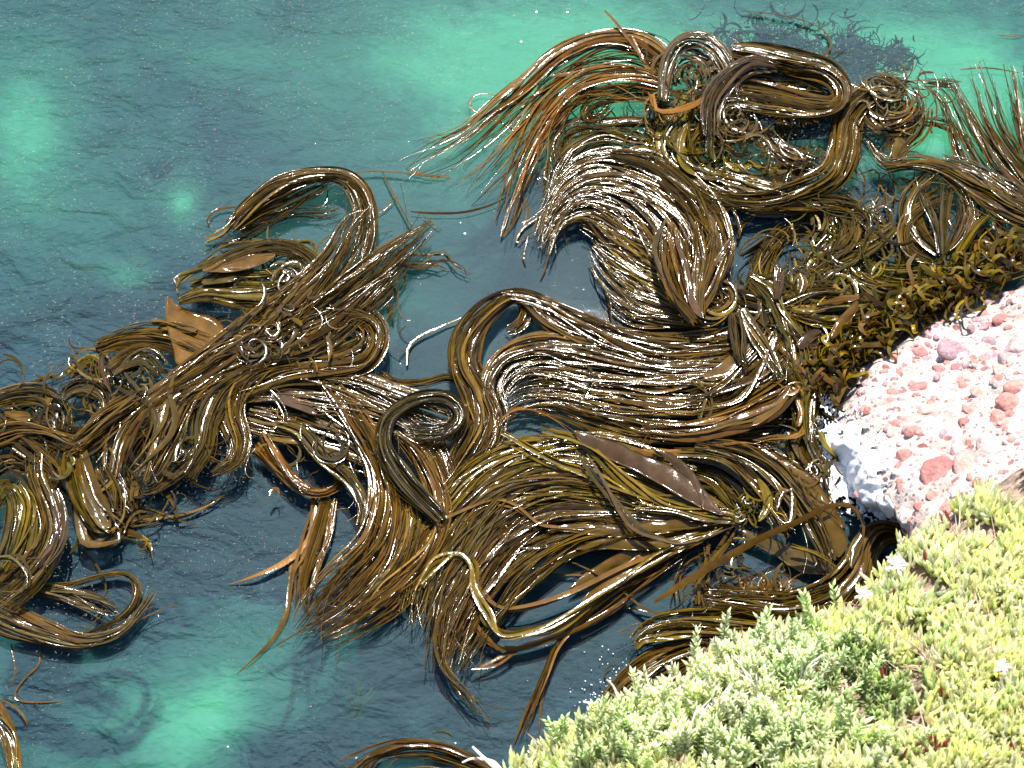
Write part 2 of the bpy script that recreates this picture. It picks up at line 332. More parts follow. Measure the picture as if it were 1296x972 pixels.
class Kelp:
    def __init__(s, root, label, name='bull_kelp', group='bull kelp plants drifting on the sea'):
        s.root = at(*root); s.S = []; s.label = label; s.name = name; s.group = group; s.parts = []
    def strand(s, P, sw, z, tone, var=.25, thick=.17, seg=9, dipA=0, dipB=0, wave=.010, rollamp=.13, name='strand', taper=(.5,.12), vis=1.0, roll0=None):
        """P: photo-plane guide points (x,y) ; sw: width in photo px"""
        L = np.linalg.norm(np.diff(P[:,:2],axis=0),axis=1).sum(); n_ = max(6, int(L/seg)); n_ = min(n_, 110)
        Q = resample(P, n_); t = np.linspace(0,1,n_)
        zc = (np.interp(t, np.linspace(0,1,len(z)), z) if np.ndim(z) else z) + wave*.55*wob(t, L/16) + wave*.8*wob(t, L/45) + .0012*wob(t, L/6)
        if dipA: zc = zc - dipA*np.clip((.14-t)/.14,0,1)**1.5
        if dipB: zc = zc - dipB*np.clip((t-.80)/.20,0,1)**1.5
        C = at(Q[:,0], Q[:,1], zc)
        hw = sw/2/168*(1+.18*wob(t, L/60)); prof = np.minimum(1, taper[0]+(1-taper[0])*t*8)*np.minimum(1, taper[1]+(1-taper[1])*(1-t)*2.6)
        hw = np.clip(hw*prof, .002, None); roll = rollamp*wob(t, L/45)+(rng.choice([-1,1])*rng.uniform(0,.7) if roll0 is None else roll0)
        V, F = ribbon(C, hw, np.maximum(hw*thick, .0016), roll)
        c = np.array(TONE[tone] if isinstance(tone, str) else tone)*math.exp(rng.normal(0,var)); c = c*np.exp(rng.normal(0,.045,3))
        c = np.repeat(np.tile(c, (n_,1))*(1+.12*wob(t, L/90))[:,None], RING, 0)
        s.S.append((V, F, np.clip(c,.004,.6), sw*L*vis*(1+float(np.mean(z))*3), name))
    def lock(s, pts, n, sw=4, z=.03, th=.06, col='olive', jit=.13, t0=.06, t1=.16, var=.28, dip=.5, strays=.17, cross=.22, alt=None, wave=.010, hook=.12, gloss=.04):
        P = poly(pts)
        if P.shape[1] == 2: P = np.c_[P, np.full(len(P), 4.)]
        G = crom(P, 160); G[:,2] = np.clip(G[:,2]*1.14, .3, None)
        T = np.gradient(G[:,:2], axis=0); T /= np.linalg.norm(T,axis=1)[:,None]; Nn = np.stack([T[:,1], -T[:,0]], 1)
        L = np.linalg.norm(np.diff(G[:,:2],axis=0),axis=1).sum(); t = np.linspace(0,1,160)
        n = int(n*2.0); kc = max(2, int(n/6.5)); ucs = (np.arange(kc)+.5)/kc*2-1; rng.shuffle(ucs)
        shared = wob(t, L/70); sm = t*t*(3-2*t); clumps = []
        for c_ in range(kc):
            ue = np.clip(ucs[c_]+rng.normal(0,cross*1.2), -1.1, 1.1)
            u = ucs[c_]*(1-sm)+ue*sm + jit*1.3*wob(t, L/75)
            clumps.append((u, rng.uniform(.6,1.5)*1.9/kc*(1+.35*wob(t, L/60)), (rng.normal(0,.15) if rng.random() < .22 else rng.choice([-1,1])*rng.uniform(.5,1.05)), rng.random(), rng.uniform(-1,1)*L/90))
        for i in range(n):
            u, cr, tilt_, zr, tw = clumps[i % kc]; ph = rng.uniform(0,6.28); rr = math.sqrt(rng.random()); spin = ph+tw*2*math.pi*t*.5
            stray = rng.random() < strays; sc = rng.uniform(1.5,3.5) if stray else 1
            o = G[:,2]*(u + cr*rr*np.cos(spin) + sc*jit*.6*wob(t, L/45)) + 1.0*shared + sc*.7*wob(t, L/24)
            if rng.random() < hook:
                k = rng.uniform(.7,.9); o = o + rng.normal(0,1)*min(L*.12,26)*np.clip((t-k)/(1-k),0,1)**2
            X = G[:,:2] + Nn*o[:,None]
            a = int(160*rng.random()*t0); b = 160-int(160*(rng.random()**1.3)*t1); b = max(b, a+24); X = X[a:b]
            zz_ = z+.012+th*.8*zr*(1-.4*np.clip(u,-1,1)**2) + th*.45*(1+rr*np.sin(spin))*.5 + (.03 if stray else 0)
            tone = col if (alt is None or rng.random() > .35) else alt
            ro = tilt_*(.85*(1-gloss)+.05)+rng.normal(0,.11*(1-gloss)+.07)
            s.strand(X, sw*.51*math.exp(rng.normal(-.02,.42)), zz_[a:b], tone, var, dipB=(.06+th)*rng.uniform(.6,1.6) if rng.random() < dip else 0, wave=wave*rng.uniform(.5,1.4), roll0=ro)
        return s
    def one(s, pts, sw=4, z=.05, col='olive', dip=.06, dipA=0, wave=.006, n=1, gap=1.0, **k):
        P = poly(pts)
        for i in range(n):
            G = crom(P[:,:2]+rng.normal(0, gap if n > 1 else 0, (len(P),2)), 120)
            s.strand(G, sw, z+.012*i, col, .15, dipB=dip, dipA=dipA, wave=wave, **k)
        return s
    def coil(s, cx, cy, r0, r1, turns=1.2, n=12, sw=3.5, z=.08, col='olive', sq=.8, a0=0, alt=None, th=.05, tilt=0, **k):
        if r1 < 17: turns *= .45; sw *= .72; n = int(n*.8)
        for i in range(n):
            aa = a0+rng.normal(0,.9); r = rng.uniform(r0, r1)*rng.uniform(.8,1.15); ox, oy = rng.normal(0,.16*r1,2); tl = tilt+rng.normal(0,.5); sq_ = sq*rng.uniform(.6,1.2)
            t = np.linspace(0,1,60); A = aa+t*turns*2*math.pi*rng.uniform(.35,1.0); R = r*(1+rng.uniform(-.5,.9)*t**2)
            x = R*np.cos(A); y = R*sq_*np.sin(A); X = np.stack([cx+ox+x*math.cos(tl)-y*math.sin(tl), cy+oy+x*math.sin(tl)+y*math.cos(tl)], 1)
            s.strand(X, sw*.85*math.exp(rng.normal(0,.2)), z+th*rng.random(), col if alt is None or rng.random() > .4 else alt, .3, seg=5, **k)
        return s
    def tangle(s, cx, cy, rx, ry, n, r0=10, r1=34, sw=3, z=.1, th=.14, col='olive', alt='grey'):
        for i in range(n):
            x, y = rng.normal(cx, rx), rng.normal(cy, ry); r = rng.uniform(r0, r1); a0 = rng.uniform(0,6.28); sp = rng.uniform(.8,3.6)*rng.choice([-1,1])
            t = np.linspace(0,1,50); A = a0+sp*t; R_ = r*(1+rng.uniform(-.5,.8)*t); q = rng.uniform(.45,1); tl = rng.uniform(0,3.14)
            px = R_*np.cos(A)-r*math.cos(a0+sp/2); py = (R_*np.sin(A)-r*math.sin(a0+sp/2))*q
            X = np.stack([x+px*math.cos(tl)-py*math.sin(tl), y+px*math.sin(tl)+py*math.cos(tl)], 1)
            s.strand(X, sw*math.exp(rng.normal(-.1,.4)), z+th*rng.random()**1.5, col if rng.random() < .6 else alt, .35, seg=6, roll0=rng.choice([-1,1])*rng.uniform(.1,.9))
        return s
    def blade(s, pts, z=.07, col='brown', bend=.02, name='blade', curl=.25, wavy=.012):
        """broad flat blade; pts x,y,halfwidth"""
        G = crom(poly(pts), 50); L = np.linalg.norm(np.diff(G[:,:2],axis=0),axis=1).sum()
        n_ = 50; m_ = 11; t = np.linspace(0,1,n_); w_ = np.linspace(-1,1,m_)
        T = np.gradient(G[:,:2],axis=0); T /= np.linalg.norm(T,axis=1)[:,None]; Nn = np.stack([T[:,1],-T[:,0]],1)
        hw = np.clip(G[:,2]*(1+.10*wob(t, L/22))*np.minimum(1,np.minimum(np.sqrt(t*14+.01),np.sqrt((1-t)*9+.01))), .3, None)
        e1 = 1+.05*wob(t, L/9); e2 = 1+.05*wob(t, L/9); ph = rng.uniform(0,6)
        X = G[:,None,:2]+Nn[:,None,:]*(hw[:,None]*np.where(w_[None,:]<0, w_*e1[:,None], w_*e2[:,None]))[...,None]
        tlt = rng.choice([-1,1])*rng.uniform(.16,.32)
        Z = z + (tlt*hw/168)[:,None]*w_[None,:]*(1+.5*wob(t, L/40))[:,None] + wavy*wob(t, L/30)[:,None] + .3*bend*(1-w_[None,:]**2) + .004*np.sin(t[:,None]*L/5+w_[None,:]*3)*w_[None,:]**2 + curl*.03*np.abs(w_[None,:])**2*np.sin(t[:,None]*L/14+ph+w_[None,:]*1.5)
        Tp = at(X[...,0], X[...,1], Z); Bp = Tp.copy(); Bp[...,2] -= .006
        V = np.concatenate([Tp.reshape(-1,3), Bp.reshape(-1,3)]); F = grid_faces(n_, m_); o_ = n_*m_
        side = []
        per = [i*m_ for i in range(n_)]+[(n_-1)*m_+j for j in range(1,m_)]+[i*m_+m_-1 for i in range(n_-2,-1,-1)]+[j for j in range(m_-2,0,-1)]
        for a, b in zip(per, per[1:]+per[:1]): side.append((a, a+o_, b+o_, b))
        F = np.concatenate([F[:,::-1], F+o_, np.array(side)])
        c = np.array(TONE[col])*math.exp(rng.normal(0,.1)); c = np.tile(c,(len(V),1))
        s.S.append((V, F, c, 1e6, name)); return s
    def build(s):
        M_KELP = M_WEED if s.name == 'submerged_weed' else globals()['M_KELP']
        r = empty(s.name, s.root, s.label, 'kelp', s.group)
        single = sorted([q for q in s.S if q[4] != 'strand'], key=lambda q: -q[3])
        st = sorted([q for q in s.S if q[4] == 'strand'], key=lambda q: -q[3])
        for V, F, c, _, nm in single + st[:100]: link_mesh(nm, V, F, M_BLADE if nm == 'blade' else M_KELP, c, r, s.root)
        rest = st[100:]
        if rest:
            o_ = 0; FF = []
            for V, F, c, _, nm in rest: FF.append(F+o_); o_ += len(V)
            q = link_mesh('thin_strands', np.concatenate([x[0] for x in rest]), np.concatenate(FF), M_KELP, np.concatenate([x[2] for x in rest]), r, s.root)
            q['kind'] = 'stuff'
        return r

# ------------------------------------------------------------------ kelp plants
# --- streaming orange plant at the top
k = Kelp((850,105), 'orange kelp with strands streaming left over turquoise water')
k.lock('862,108,7 832,72,12 800,52,10 755,50,8 705,72,10 655,118,12 600,168,16 555,196,24 515,222,30', 17, 5, .05, .06, 'orange', cross=.3, t1=.3, alt='rust')
k.lock('858,108,10 800,84,14 745,90,14 700,118,18 660,158,18 620,205,22 575,245,28', 19, 5, .06, .07, 'orange', cross=.3, t1=.3, alt='rust')
k.lock('850,110,12 790,100,12 735,112,14 695,150,16 668,200,12 650,245,12 636,300,10', 20, 5.5, .08, .07, 'orange', cross=.2, t1=.3)
k.lock('845,115,10 790,112,10 735,125,8 700,160,8 676,205,9 664,240,9', 8, 5, .1, .05, 'orange', t1=.3)
k.lock('845,85,12 800,62,8 760,60,6 715,85,8 680,120,8', 10, 3.5, .04, .04, 'grey')
k.one('765,13 785,36 812,72 832,105', 5, .14, 'rust', 0); k.one('800,46 815,80 835,108', 5, .14, 'orange', 0); k.one('695,97 730,92 770,80 800,76',6,.15,'rust',0)
k.one('660,175 640,158 610,145 594,136 598,122 615,118 634,124 645,132', 2.2, .04, 'orange', 0)
k.one('515,215 540,222 575,226', 3, .03, 'orange'); k.one('634,300 645,262 652,245', 4, .03, 'brown', .0)
k.one('520,268 555,270 590,268 625,258 650,243', 3.6, .04, 'rust', 0)
k.one('635,300 650,282 660,262 662,250', 3, .03, 'rust'); 
k.one('654,225 668,270 655,300 646,290', 4, .0, 'brown', .05)
k.build()

# --- tangled knot at the top right
k = Kelp((930,120), 'knotted dark kelp tangle right of the orange streaming strands')
k.coil(870,92,12,34,.62,34,3.6,.16,'grey',1.15,a0=3.3,alt='olive',th=.14,tilt=.25)
k.lock('838,128,5 842,85,8 860,55,8 885,50,10 910,66,10 925,95,10 935,125,8', 26, 3.2, .18, .1, 'grey', dip=0, gloss=0.7)
k.lock('925,62,8 960,68,12 1005,82,14 1045,92,12 1064,112,9 1058,132,8 1025,136,12 975,126,14 925,120,14 880,138,12', 46, 4.5, .14, .14, 'olive', alt='brown', dip=0, cross=.5)
k.lock('920,95,14 960,90,16 1010,100,16 1050,112,12 1062,125,7', 32, 4.2, .1, .14, 'olive', alt='dark', dip=0)
k.lock('985,84,6 950,82,10 918,104,12 900,132,12 898,172,8', 26, 3.8, .26, .06, 'purple', dip=0, alt='grey')
k.one('825,120 828,134 845,140 870,134 905,118 940,100 965,90', 6, .27, 'orange', 0, n=3, gap=2.5)
k.one('880,92 905,80 935,74 975,80 1010,84', 6, .25, 'rust', 0, n=2, gap=3)
k.coil(930,155,8,26,.6,14,3.2,.2,'grey',.7,alt='olive',th=.08); k.tangle(930,155,12,10,34,r0=8,r1=24,sw=2.8,z=.18,col='grey',alt='olive')
k.coil(962,180,3,16,1.1,14,2.8,.18,'grey',.8,alt='olive')
k.coil(935,78,18,27,.55,12,4,.2,'dark',.7,a0=3.1)
for i in range(7): k.blade(f'{984+i*8},{138-i*.5},3 {986+i*8.5},{150-i},4.6 {989+i*9},{166-i*3},4.2 {991+i*9},{175-i*4},2', .10, 'dark', .035)
k.one('938,13 975,17 1015,25 1042,38 1052,55 1043,70 1018,78 990,82', 4, .05, 'rust', 0)
k.one('1070,58 1050,72 1020,80', 2, .03, 'brown'); k.one('962,78 975,68 988,57', 6, .16, 'olive', 0)
k.one('812,38 840,48 858,60 880,62', 2.5,.12,'dark',0)
k.lock('850,150,16 838,172,16 850,198,18 890,212,18 930,205,16', 34, 5, .05, .12, 'green', alt='yellow', dip=0, cross=.8)
k.lock('885,120,20 878,150,24 870,185,22 890,210,10', 34, 4.5, .08, .1, 'olive', alt='yellow', dip=.2, cross=.6)
k.lock('880,110,8 900,140,14 925,170,16 955,185,12', 26, 4.5, .1, .1, 'olive', alt='dark', dip=0, cross=.8)
k.blade('870,155,3 862,180,5 866,205,6 880,222,3', .2, 'yellow'); k.blade('905,160,3 898,185,5 905,205,3', .2, 'green'); k.blade('912,200,3 935,212,6 955,205,4',.12,'yellow')
k.coil(838,148,8,22,.8,26,3.6,.1,'olive',1.1,a0=2.5,alt='dark',th=.1)
k.lock('960,165,12 985,190,12 1020,205,12 1040,212,8', 24, 3.4, .05, .06, 'grey', alt='olive', gloss=0.7)
k.lock('875,205,4 905,222,8 945,235,10 985,245,10 1015,250,4', 26, 4, .05, .07, 'olive', alt='yellow', gloss=0.8)
k.lock('770,205,4 820,190,8 870,215,8 925,240,8 980,250,8', 22, 3.8, .06, .06, 'brown', alt='olive', gloss=0.7)
k.blade('945,205,3 975,216,6 1005,216,7 1022,212,3', .06, 'green', curl=.8); k.blade('1022,212,2 1015,228,3 980,236,3 950,232,2',.06,'yellow')
k.coil(980,246,4,9,1.1,6,3,.07,'olive',.8)
k.tangle(905,110,38,26,70,sw=3.2); k.tangle(890,185,40,22,90,col='green',alt='yellow',z=.04,sw=3.6); k.tangle(1000,115,34,16,34,col='olive',alt='dark'); k.tangle(940,160,18,16,34,r0=6,r1=18,sw=2.6)
k.tangle(960,220,40,20,40,col='olive',alt='grey',z=.03,sw=2.8); k.tangle(1010,200,24,14,24,col='olive',alt='brown',z=.03,sw=2.8)
k.build()

k = Kelp((800,150), 'loose curly kelp strands between the orange strands and glossy mat', name='bull_kelp')
k.lock('850,128,10 812,118,8 778,122,8 748,132,8 740,148,5 758,150,5 776,132,5', 24, 3, .05, .06, 'olive', dip=.1, cross=.5)
k.lock('845,165,10 800,158,8 760,160,8 725,162,8 708,180,8 712,205,6 740,200,5', 22, 3, .05, .05, 'brown', dip=.2, cross=.5)
k.lock('880,195,8 840,185,8 800,180,8 765,172,8 730,185,8 705,215,8 690,255,5', 18, 3, .05, .05, 'olive', dip=.3, cross=.5)
k.coil(742,143,7,15,1.1,9,2.6,.05,'olive',.9); k.coil(728,196,6,12,1,6,2.5,.05,'brown',.8)
k.one('722,140 712,165 700,185 692,215 686,262', 2.4, .03); k.one('735,150 708,160 704,200 715,180 722,160',2.2,.03); k.one('690,170 700,150 730,130 770,125',2.5,.03)
k.one('705,228 690,230 692,205 715,180', 2.4, .03, 'olive'); k.one('765,210 780,195 770,180',2.2,.05,'olive')
k.one('800,230 840,195 870,180',3,.05,'olive'); 
k.tangle(760,165,45,30,60,sw=2.2,z=.03,th=.06,col='olive',alt='brown')
k.build()

# --- snaking bundle
k = Kelp((1140,110), 'snaking kelp rope with looped head between tangle and feathery strands')
k.lock('1150,108,6 1120,112,16 1092,125,16 1072,152,17 1066,190,17 1052,222,14 1008,244,12 960,256,10 905,250,8 868,232,5', 48, 4, .08, .1, 'olive', alt='brown', dip=.1, cross=.4)
k.lock('900,240,6 960,262,7 1020,262,6 1060,250,6 1090,262,3', 18, 3.2, .04, .05, 'olive')
k.coil(1130,132,20,38,.8,42,3.6,.1,'olive',.75,alt='brown',th=.1)
k.coil(1118,112,8,24,1.1,14,4,.2,'grey',.5,alt='olive')
k.coil(1140,150,8,22,.8,18,3.6,.08,'olive',.9,alt='dark')
k.lock('1165,135,14 1160,160,14 1140,180,12 1130,200,8', 20, 4, .06, .08, 'olive', dip=0)
k.blade('1138,172,6 1140,188,10 1132,203,6', .14, 'olive')
k.one('1168,104 1195,106 1212,104', 3.2, .05, 'brown', 0); k.one('1165,157 1185,158 1205,165 1225,175', 4, .05, 'brown',0, n=4, gap=2.4)
k.one('1160,150 1190,152 1215,168 1235,188', 3, .04, 'grey',0, n=3, gap=2); k.one('1165,125 1176,120 1172,112',2,.05)
k.one('1085,222 1110,215 1112,240 1103,262',2.2,.03); k.tangle(1130,130,24,18,50,sw=2.8,z=.1)
k.tangle(1060,215,30,20,16,sw=2.4,z=.05,th=.04)
k.build()

# --- feathery strands right
k = Kelp((1290,265), 'feathery kelp fanning upward at the right edge of the photo')
k.lock('1330,283,16 1280,262,18 1235,238,14 1195,214,10 1160,205,9 1125,208,9 1108,196,7 1098,178,3', 40, 4.6, .08, .08, 'olive', alt='brown', dip=.1, cross=.3, gloss=0.5)
k.lock('1320,268,10 1275,238,18 1240,200,20 1214,150,14 1196,118,10 1172,103,6', 30, 3.2, .05, .06, 'brown', alt='olive', cross=.3, t1=.35, wave=.014)
k.lock('1335,262,14 1290,215,20 1258,170,18 1240,125,20 1225,82,24', 40, 3, .05, .08, 'olive', alt='brown', cross=.5, t1=.4, wave=.014)
k.lock('1345,235,10 1310,195,16 1292,150,16 1284,110,18 1280,80,20', 30, 3, .05, .08, 'olive', alt='rust', cross=.5, t1=.4, wave=.014)
k.one('1146,103 1180,101 1205,100 1213,106 1208,126', 2.6, .04, 'rust', 0); k.one('1215,88 1250,86 1290,92', 2.6, .04, 'rust', 0)
k.one('1262,44 1280,46 1300,44', 2, .02, 'rust'); k.lock('1170,105,5 1200,105,4 1215,110,5', 8, 3,.05,.04,'grey',dip=0)
k.lock('1190,200,5 1230,215,8 1280,245,10 1320,260,8', 16, 3.5, .14, .04, 'grey', dip=0, gloss=0.9)
k.one('1300,325 1268,300 1262,280 1275,262', 6, .06, n=5, gap=4); k.lock('1320,330,10 1280,322,8 1245,316,4 1225,312,2', 14, 4, .04,.05,'olive')
k.build()

k = Kelp((1190,322), 'upright kelp fan with grey central stems below feathery strands')
k.lock('1190,324,5 1165,300,10 1152,272,12 1160,246,12 1178,228,12 1195,215,10', 28, 4, .06, .08, 'olive', cross=.5, dip=.1)
k.lock('1192,324,3 1190,285,8 1184,250,14 1180,222,18', 20, 4.5, .08, .06, 'grey', cross=.3)
k.lock('1196,322,3 1216,296,7 1228,266,8 1222,240,8 1205,220,8', 14, 4, .06, .05, 'olive', alt='purple', dip=.2)
k.lock('1205,335,4 1222,306,6 1240,280,7 1262,262,6', 14, 5, .06, .06, 'yellow', alt='green')
k.lock('1180,332,3 1150,315,7 1148,285,8 1170,262,6 1200,250,6', 14, 3.6, .1, .05, 'olive')
k.one('1120,312 1112,300 1140,290 1150,250',2.4,.04); k.coil(1190,330,6,14,1,8,4,.1,'dark',.7)
k.tangle(1180,270,30,30,30,sw=2.4,z=.03,th=.06,col='olive',alt='purple'); k.tangle(1110,240,26,26,18,sw=2.2,z=.02,th=.04)
k.build()

k = Kelp((1050,300), 'coarse olive kelp clump in the dark pool left of upright fan')
k.lock('985,262,4 1020,260,8 1055,256,10 1082,266,12 1090,292,14 1078,316,14 1045,332,12 1018,352,10', 34, 4, .08, .08, 'olive', alt='green', cross=.5)
k.lock('1050,262,6 1060,290,16 1050,320,16 1030,350,12', 26, 4.2, .06, .08, 'green', alt='olive', cross=.5)
k.lock('1132,286,6 1105,308,9 1065,324,12 1032,344,12 1000,372,12', 30, 4.4, .05, .08, 'olive', alt='green', cross=.5, dip=.1)
k.lock('948,405,14 955,360,12 965,325,10 985,292,10 1015,276,6', 18, 4.5, .02, .05, 'olive', cross=.5)
k.lock('940,330,8 985,300,6 1020,290,4', 7, 4,-.02,.03,'olive'); k.coil(1096,284,8,14,1,6,3,.05,'olive',.9)
k.one('995,262 1010,275 1028,280 1034,292',2.6,.05,'grey',0); k.lock('1005,250,4 1045,262,8 1090,270,8 1100,290,4', 14,3.5,.1,.06,'grey',dip=.1)
k.one('1080,268 1108,272 1120,285 1112,292',3,.05,n=4,gap=3); k.tangle(1050,295,40,30,70,sw=3.2,z=.05,col='olive',alt='green'); k.tangle(1090,280,16,12,20,r0=6,r1=14,sw=2.6)
k.build()

k = Kelp((1215,345), 'horizontal olive kelp swathe touching the upper end of the rock')
k.lock('1235,342,8 1190,344,12 1140,348,10 1105,340,6 1090,318,3', 24, 5, .05, .06, 'green', alt='yellow')
k.lock('1240,356,8 1190,366,12 1140,368,12 1105,360,8 1080,345,4', 30, 5, .08, .06, 'olive', alt='yellow')
k.lock('1300,330,5 1260,322,5 1230,318,3', 8, 4,.04,.04,'olive'); k.lock('1160,372,8 1120,365,10 1085,352,10 1070,340,5', 18, 5,.05,.06,'grey',alt='olive'); k.tangle(1140,345,60,16,80,sw=3.6,z=.05,th=.1,col='green',alt='yellow'); k.tangle(1250,310,30,16,30,sw=3,z=.03,th=.06)
k.lock('1300,335,8 1240,352,10 1180,382,10 1120,418,12 1075,452,10', 34, 5, .08, .1, 'olive', alt='yellow', cross=.9, gloss=.3); k.lock('1280,345,6 1225,350,8 1170,372,10 1120,395,10 1085,430,8', 30, 6, .12, .1, 'yellow', alt='dark', cross=.9)
k.build()

# --- the big glossy mat
k = Kelp((880,400), 'broad glossy mat of fine kelp strands arching left at upper centre')
k.lock('905,360,18 880,290,26 840,232,22 790,208,16 745,208,12 712,232,10 694,265,8 682,305,8', 62, 3.4, .06, .08, 'olive', alt='brown', cross=.35, t1=.25, gloss=0.85)
k.lock('885,350,24 845,285,30 795,245,26 745,238,18 708,262,12 688,300,9', 66, 3.4, .07, .09, 'olive', alt='brown', cross=.35, t1=.25, gloss=0.8)
k.lock('880,380,24 840,320,28 790,282,26 745,262,18 706,280,10 690,320,7', 66, 3.4, .06, .08, 'olive', alt='brown', cross=.35, t1=.3, gloss=0.55)
k.lock('890,395,18 845,355,26 800,320,28 765,290,18 735,280,8', 56, 3.4, .05, .08, 'olive', alt='yellow', cross=.35, t1=.25, gloss=0.6)
k.lock('895,402,10 850,378,22 805,358,24 770,330,18 750,312,6', 48, 3.4, .05, .08, 'olive', alt='yellow', cross=.35, t1=.3, gloss=0.7)
k.lock('900,408,7 850,400,12 805,390,16 775,372,12', 34, 3.4, .05, .07, 'brown', alt='olive', t1=.3, gloss=0.7)
k.lock('840,215,16 875,245,18 900,285,20 905,325,18 880,365,14', 46, 4, .1, .08, 'olive', alt='brown', cross=.5)
k.lock('770,195,5 820,205,8 870,235,8 915,270,10 930,300,8', 22, 3.6, .12, .05, 'olive', alt='dark')
k.one('700,265 680,275 660,290 652,310 665,300 676,300', 3.4, .03, 'brown'); k.one('698,300 690,340 680,362', 2.6,.02,'brown'); k.one('668,300 662,325 668,343',2,.02)
k.one('750,340 765,365 772,395 775,418', 2.6,.03); k.build()

k = Kelp((868,405), 'spiky reddish brown kelp tuft rising beside the round pool')
k.lock('885,408,6 862,370,10 850,325,14 846,285,14', 18, 6, .2, .1, 'rust', alt='brown', cross=.4, dip=0)
k.lock('885,405,6 880,365,12 885,325,18 880,280,22', 24, 5, .18, .1, 'brown', alt='olive', cross=.4, dip=0)
k.lock('880,400,6 895,370,10 905,335,14 915,300,14', 18, 5, .16, .08, 'brown', alt='olive', cross=.4, dip=0)
k.blade('928,298,1.5 915,316,3.5 900,338,4 886,356,3', .26, 'purple', .01); k.blade('845,290,2 856,330,5 868,365,6 880,395,4', .3, 'rust', .01); k.blade('855,300,2 868,340,4 876,380,5 888,402,4',.32,'purple',.01)
k.one('838,280 830,320 850,365 872,398 890,408', 6, .28, 'grey', 0, n=3, gap=3)
k.coil(907,378,16,25,.95,24,4.2,.14,'olive',.85,alt='brown',th=.08); k.blade('895,382,6 908,376,9 920,382,6', .02, 'olive'); k.coil(905,385,8,16,.8,8,5,.08,'dark',.8)
k.tangle(905,378,20,16,30,r0=8,r1=20,sw=3,z=.1,col='olive',alt='dark')
k.build()

# --- middle: long mane
k = Kelp((1000,430), 'long wavy kelp mane across the centre curving down in an S')
k.lock('700,385,4 655,374,7 618,392,12 592,425,15 587,462,14 604,500,16 612,540,18 590,585,18 560,620,10', 56, 3.6, .08, .08, 'brown', alt='olive', cross=.4)
k.lock('632,372,4 680,382,7 730,405,11 785,428,13 850,442,13 920,438,12 990,425,12', 38, 4, .08, .07, 'brown', alt='olive', cross=.4, dip=0, gloss=0.7)
k.lock('620,385,4 660,380,5 690,405,7 735,430,9 790,452,12 850,468,12', 26, 3.6, .08, .06, 'brown', alt='olive', dip=0, gloss=0.6)
k.lock('1010,450,22 920,452,18 830,462,18 750,452,18 690,442,16 640,455,13 620,490,12 628,525,12 618,560,14 592,595,14', 76, 3.8, .06, .08, 'brown', alt='olive', cross=.35, t1=.2, gloss=0.6)
k.lock('1000,480,22 910,482,20 830,486,20 755,476,20 700,465,14 662,470,8 640,492,5 636,520,3', 70, 3.8, .06, .08, 'brown', alt='olive', cross=.3, t1=.45, gloss=0.8)
k.lock('990,520,16 900,518,16 820,512,20 750,500,18 700,492,12 662,495,8 640,510,4', 62, 3.8, .05, .08, 'brown', alt='olive', cross=.3, t1=.45, gloss=0.75)
k.lock('980,545,12 900,550,10 830,545,12 760,530,14 700,515,10 655,522,6 625,548,3', 44, 3.8, .05, .07, 'olive', alt='brown', cross=.3, t1=.3)
k.lock('1000,400,12 950,425,16 890,440,14 820,440,14 770,425,8 745,400,4', 38, 4.5, .08, .06, 'brown', alt='grey', cross=.3, dip=0)
k.lock('655,376,4 668,392,7 660,412,6 640,420,4',14,3,.05,.05,'olive',alt='brown'); k.one('668,372 690,400 690,430 700,442',2.6,.06,n=3,gap=4)
k.one('515,462 517,440 530,427 555,415 585,402 600,395', 3.6,.04,'brown',0); k.one('662,498 675,470 700,478', 2.4,.08,'dark',0); k.one('740,500 752,478 742,462 735,455',3,.14,'dark',0,n=3,gap=2); k.one('705,492 702,478 712,465',3,.14,'dark',0)
k.one('672,385 668,395 660,410 650,430',2.6,.1,'brown'); k.build()

k = Kelp((1000,500), 'wide brown kelp strands spreading left from an orange hollow stalk')
k.lock('1012,488,4 975,515,12 930,535,12 870,548,10 810,545,6', 26, 6, .14, .07, 'rust', alt='brown', cross=.4, dip=0)
k.lock('1000,455,16 960,480,18 915,500,16 870,512,10', 26, 6, .12, .08, 'brown', alt='purple', cross=.4, dip=0)
k.lock('980,420,14 960,455,16 930,490,14 900,505,8', 22, 6, .15, .08, 'brown', alt='olive', cross=.4, dip=0)
k.blade('1000,490,4 985,510,7 965,528,5 950,540,2', .24, 'rust', .02); k.blade('1006,502,2 1014,520,4 1010,540,3',.2,'orange',.02)
k.blade('960,430,3 935,450,8 915,468,9 890,480,4', .2, 'brown', .02); 
k.coil(1004,492,4,8,1.1,7,4.5,.22,'orange',.9); k.one('1010,498 1018,530 1012,548 980,556 955,560',4,.16,'rust',0,n=3,gap=2.5); k.one('880,485 895,510 888,530 882,545',4,.16,'olive',0,n=5,gap=5)
k.lock('930,395,4 935,420,8 938,450,6 948,465,3', 10,4,.2,.06,'grey',dip=0); k.lock('940,390,5 955,420,8 968,445,8 985,478,5',16,5,.18,.06,'green',alt='olive',dip=0)
k.build()

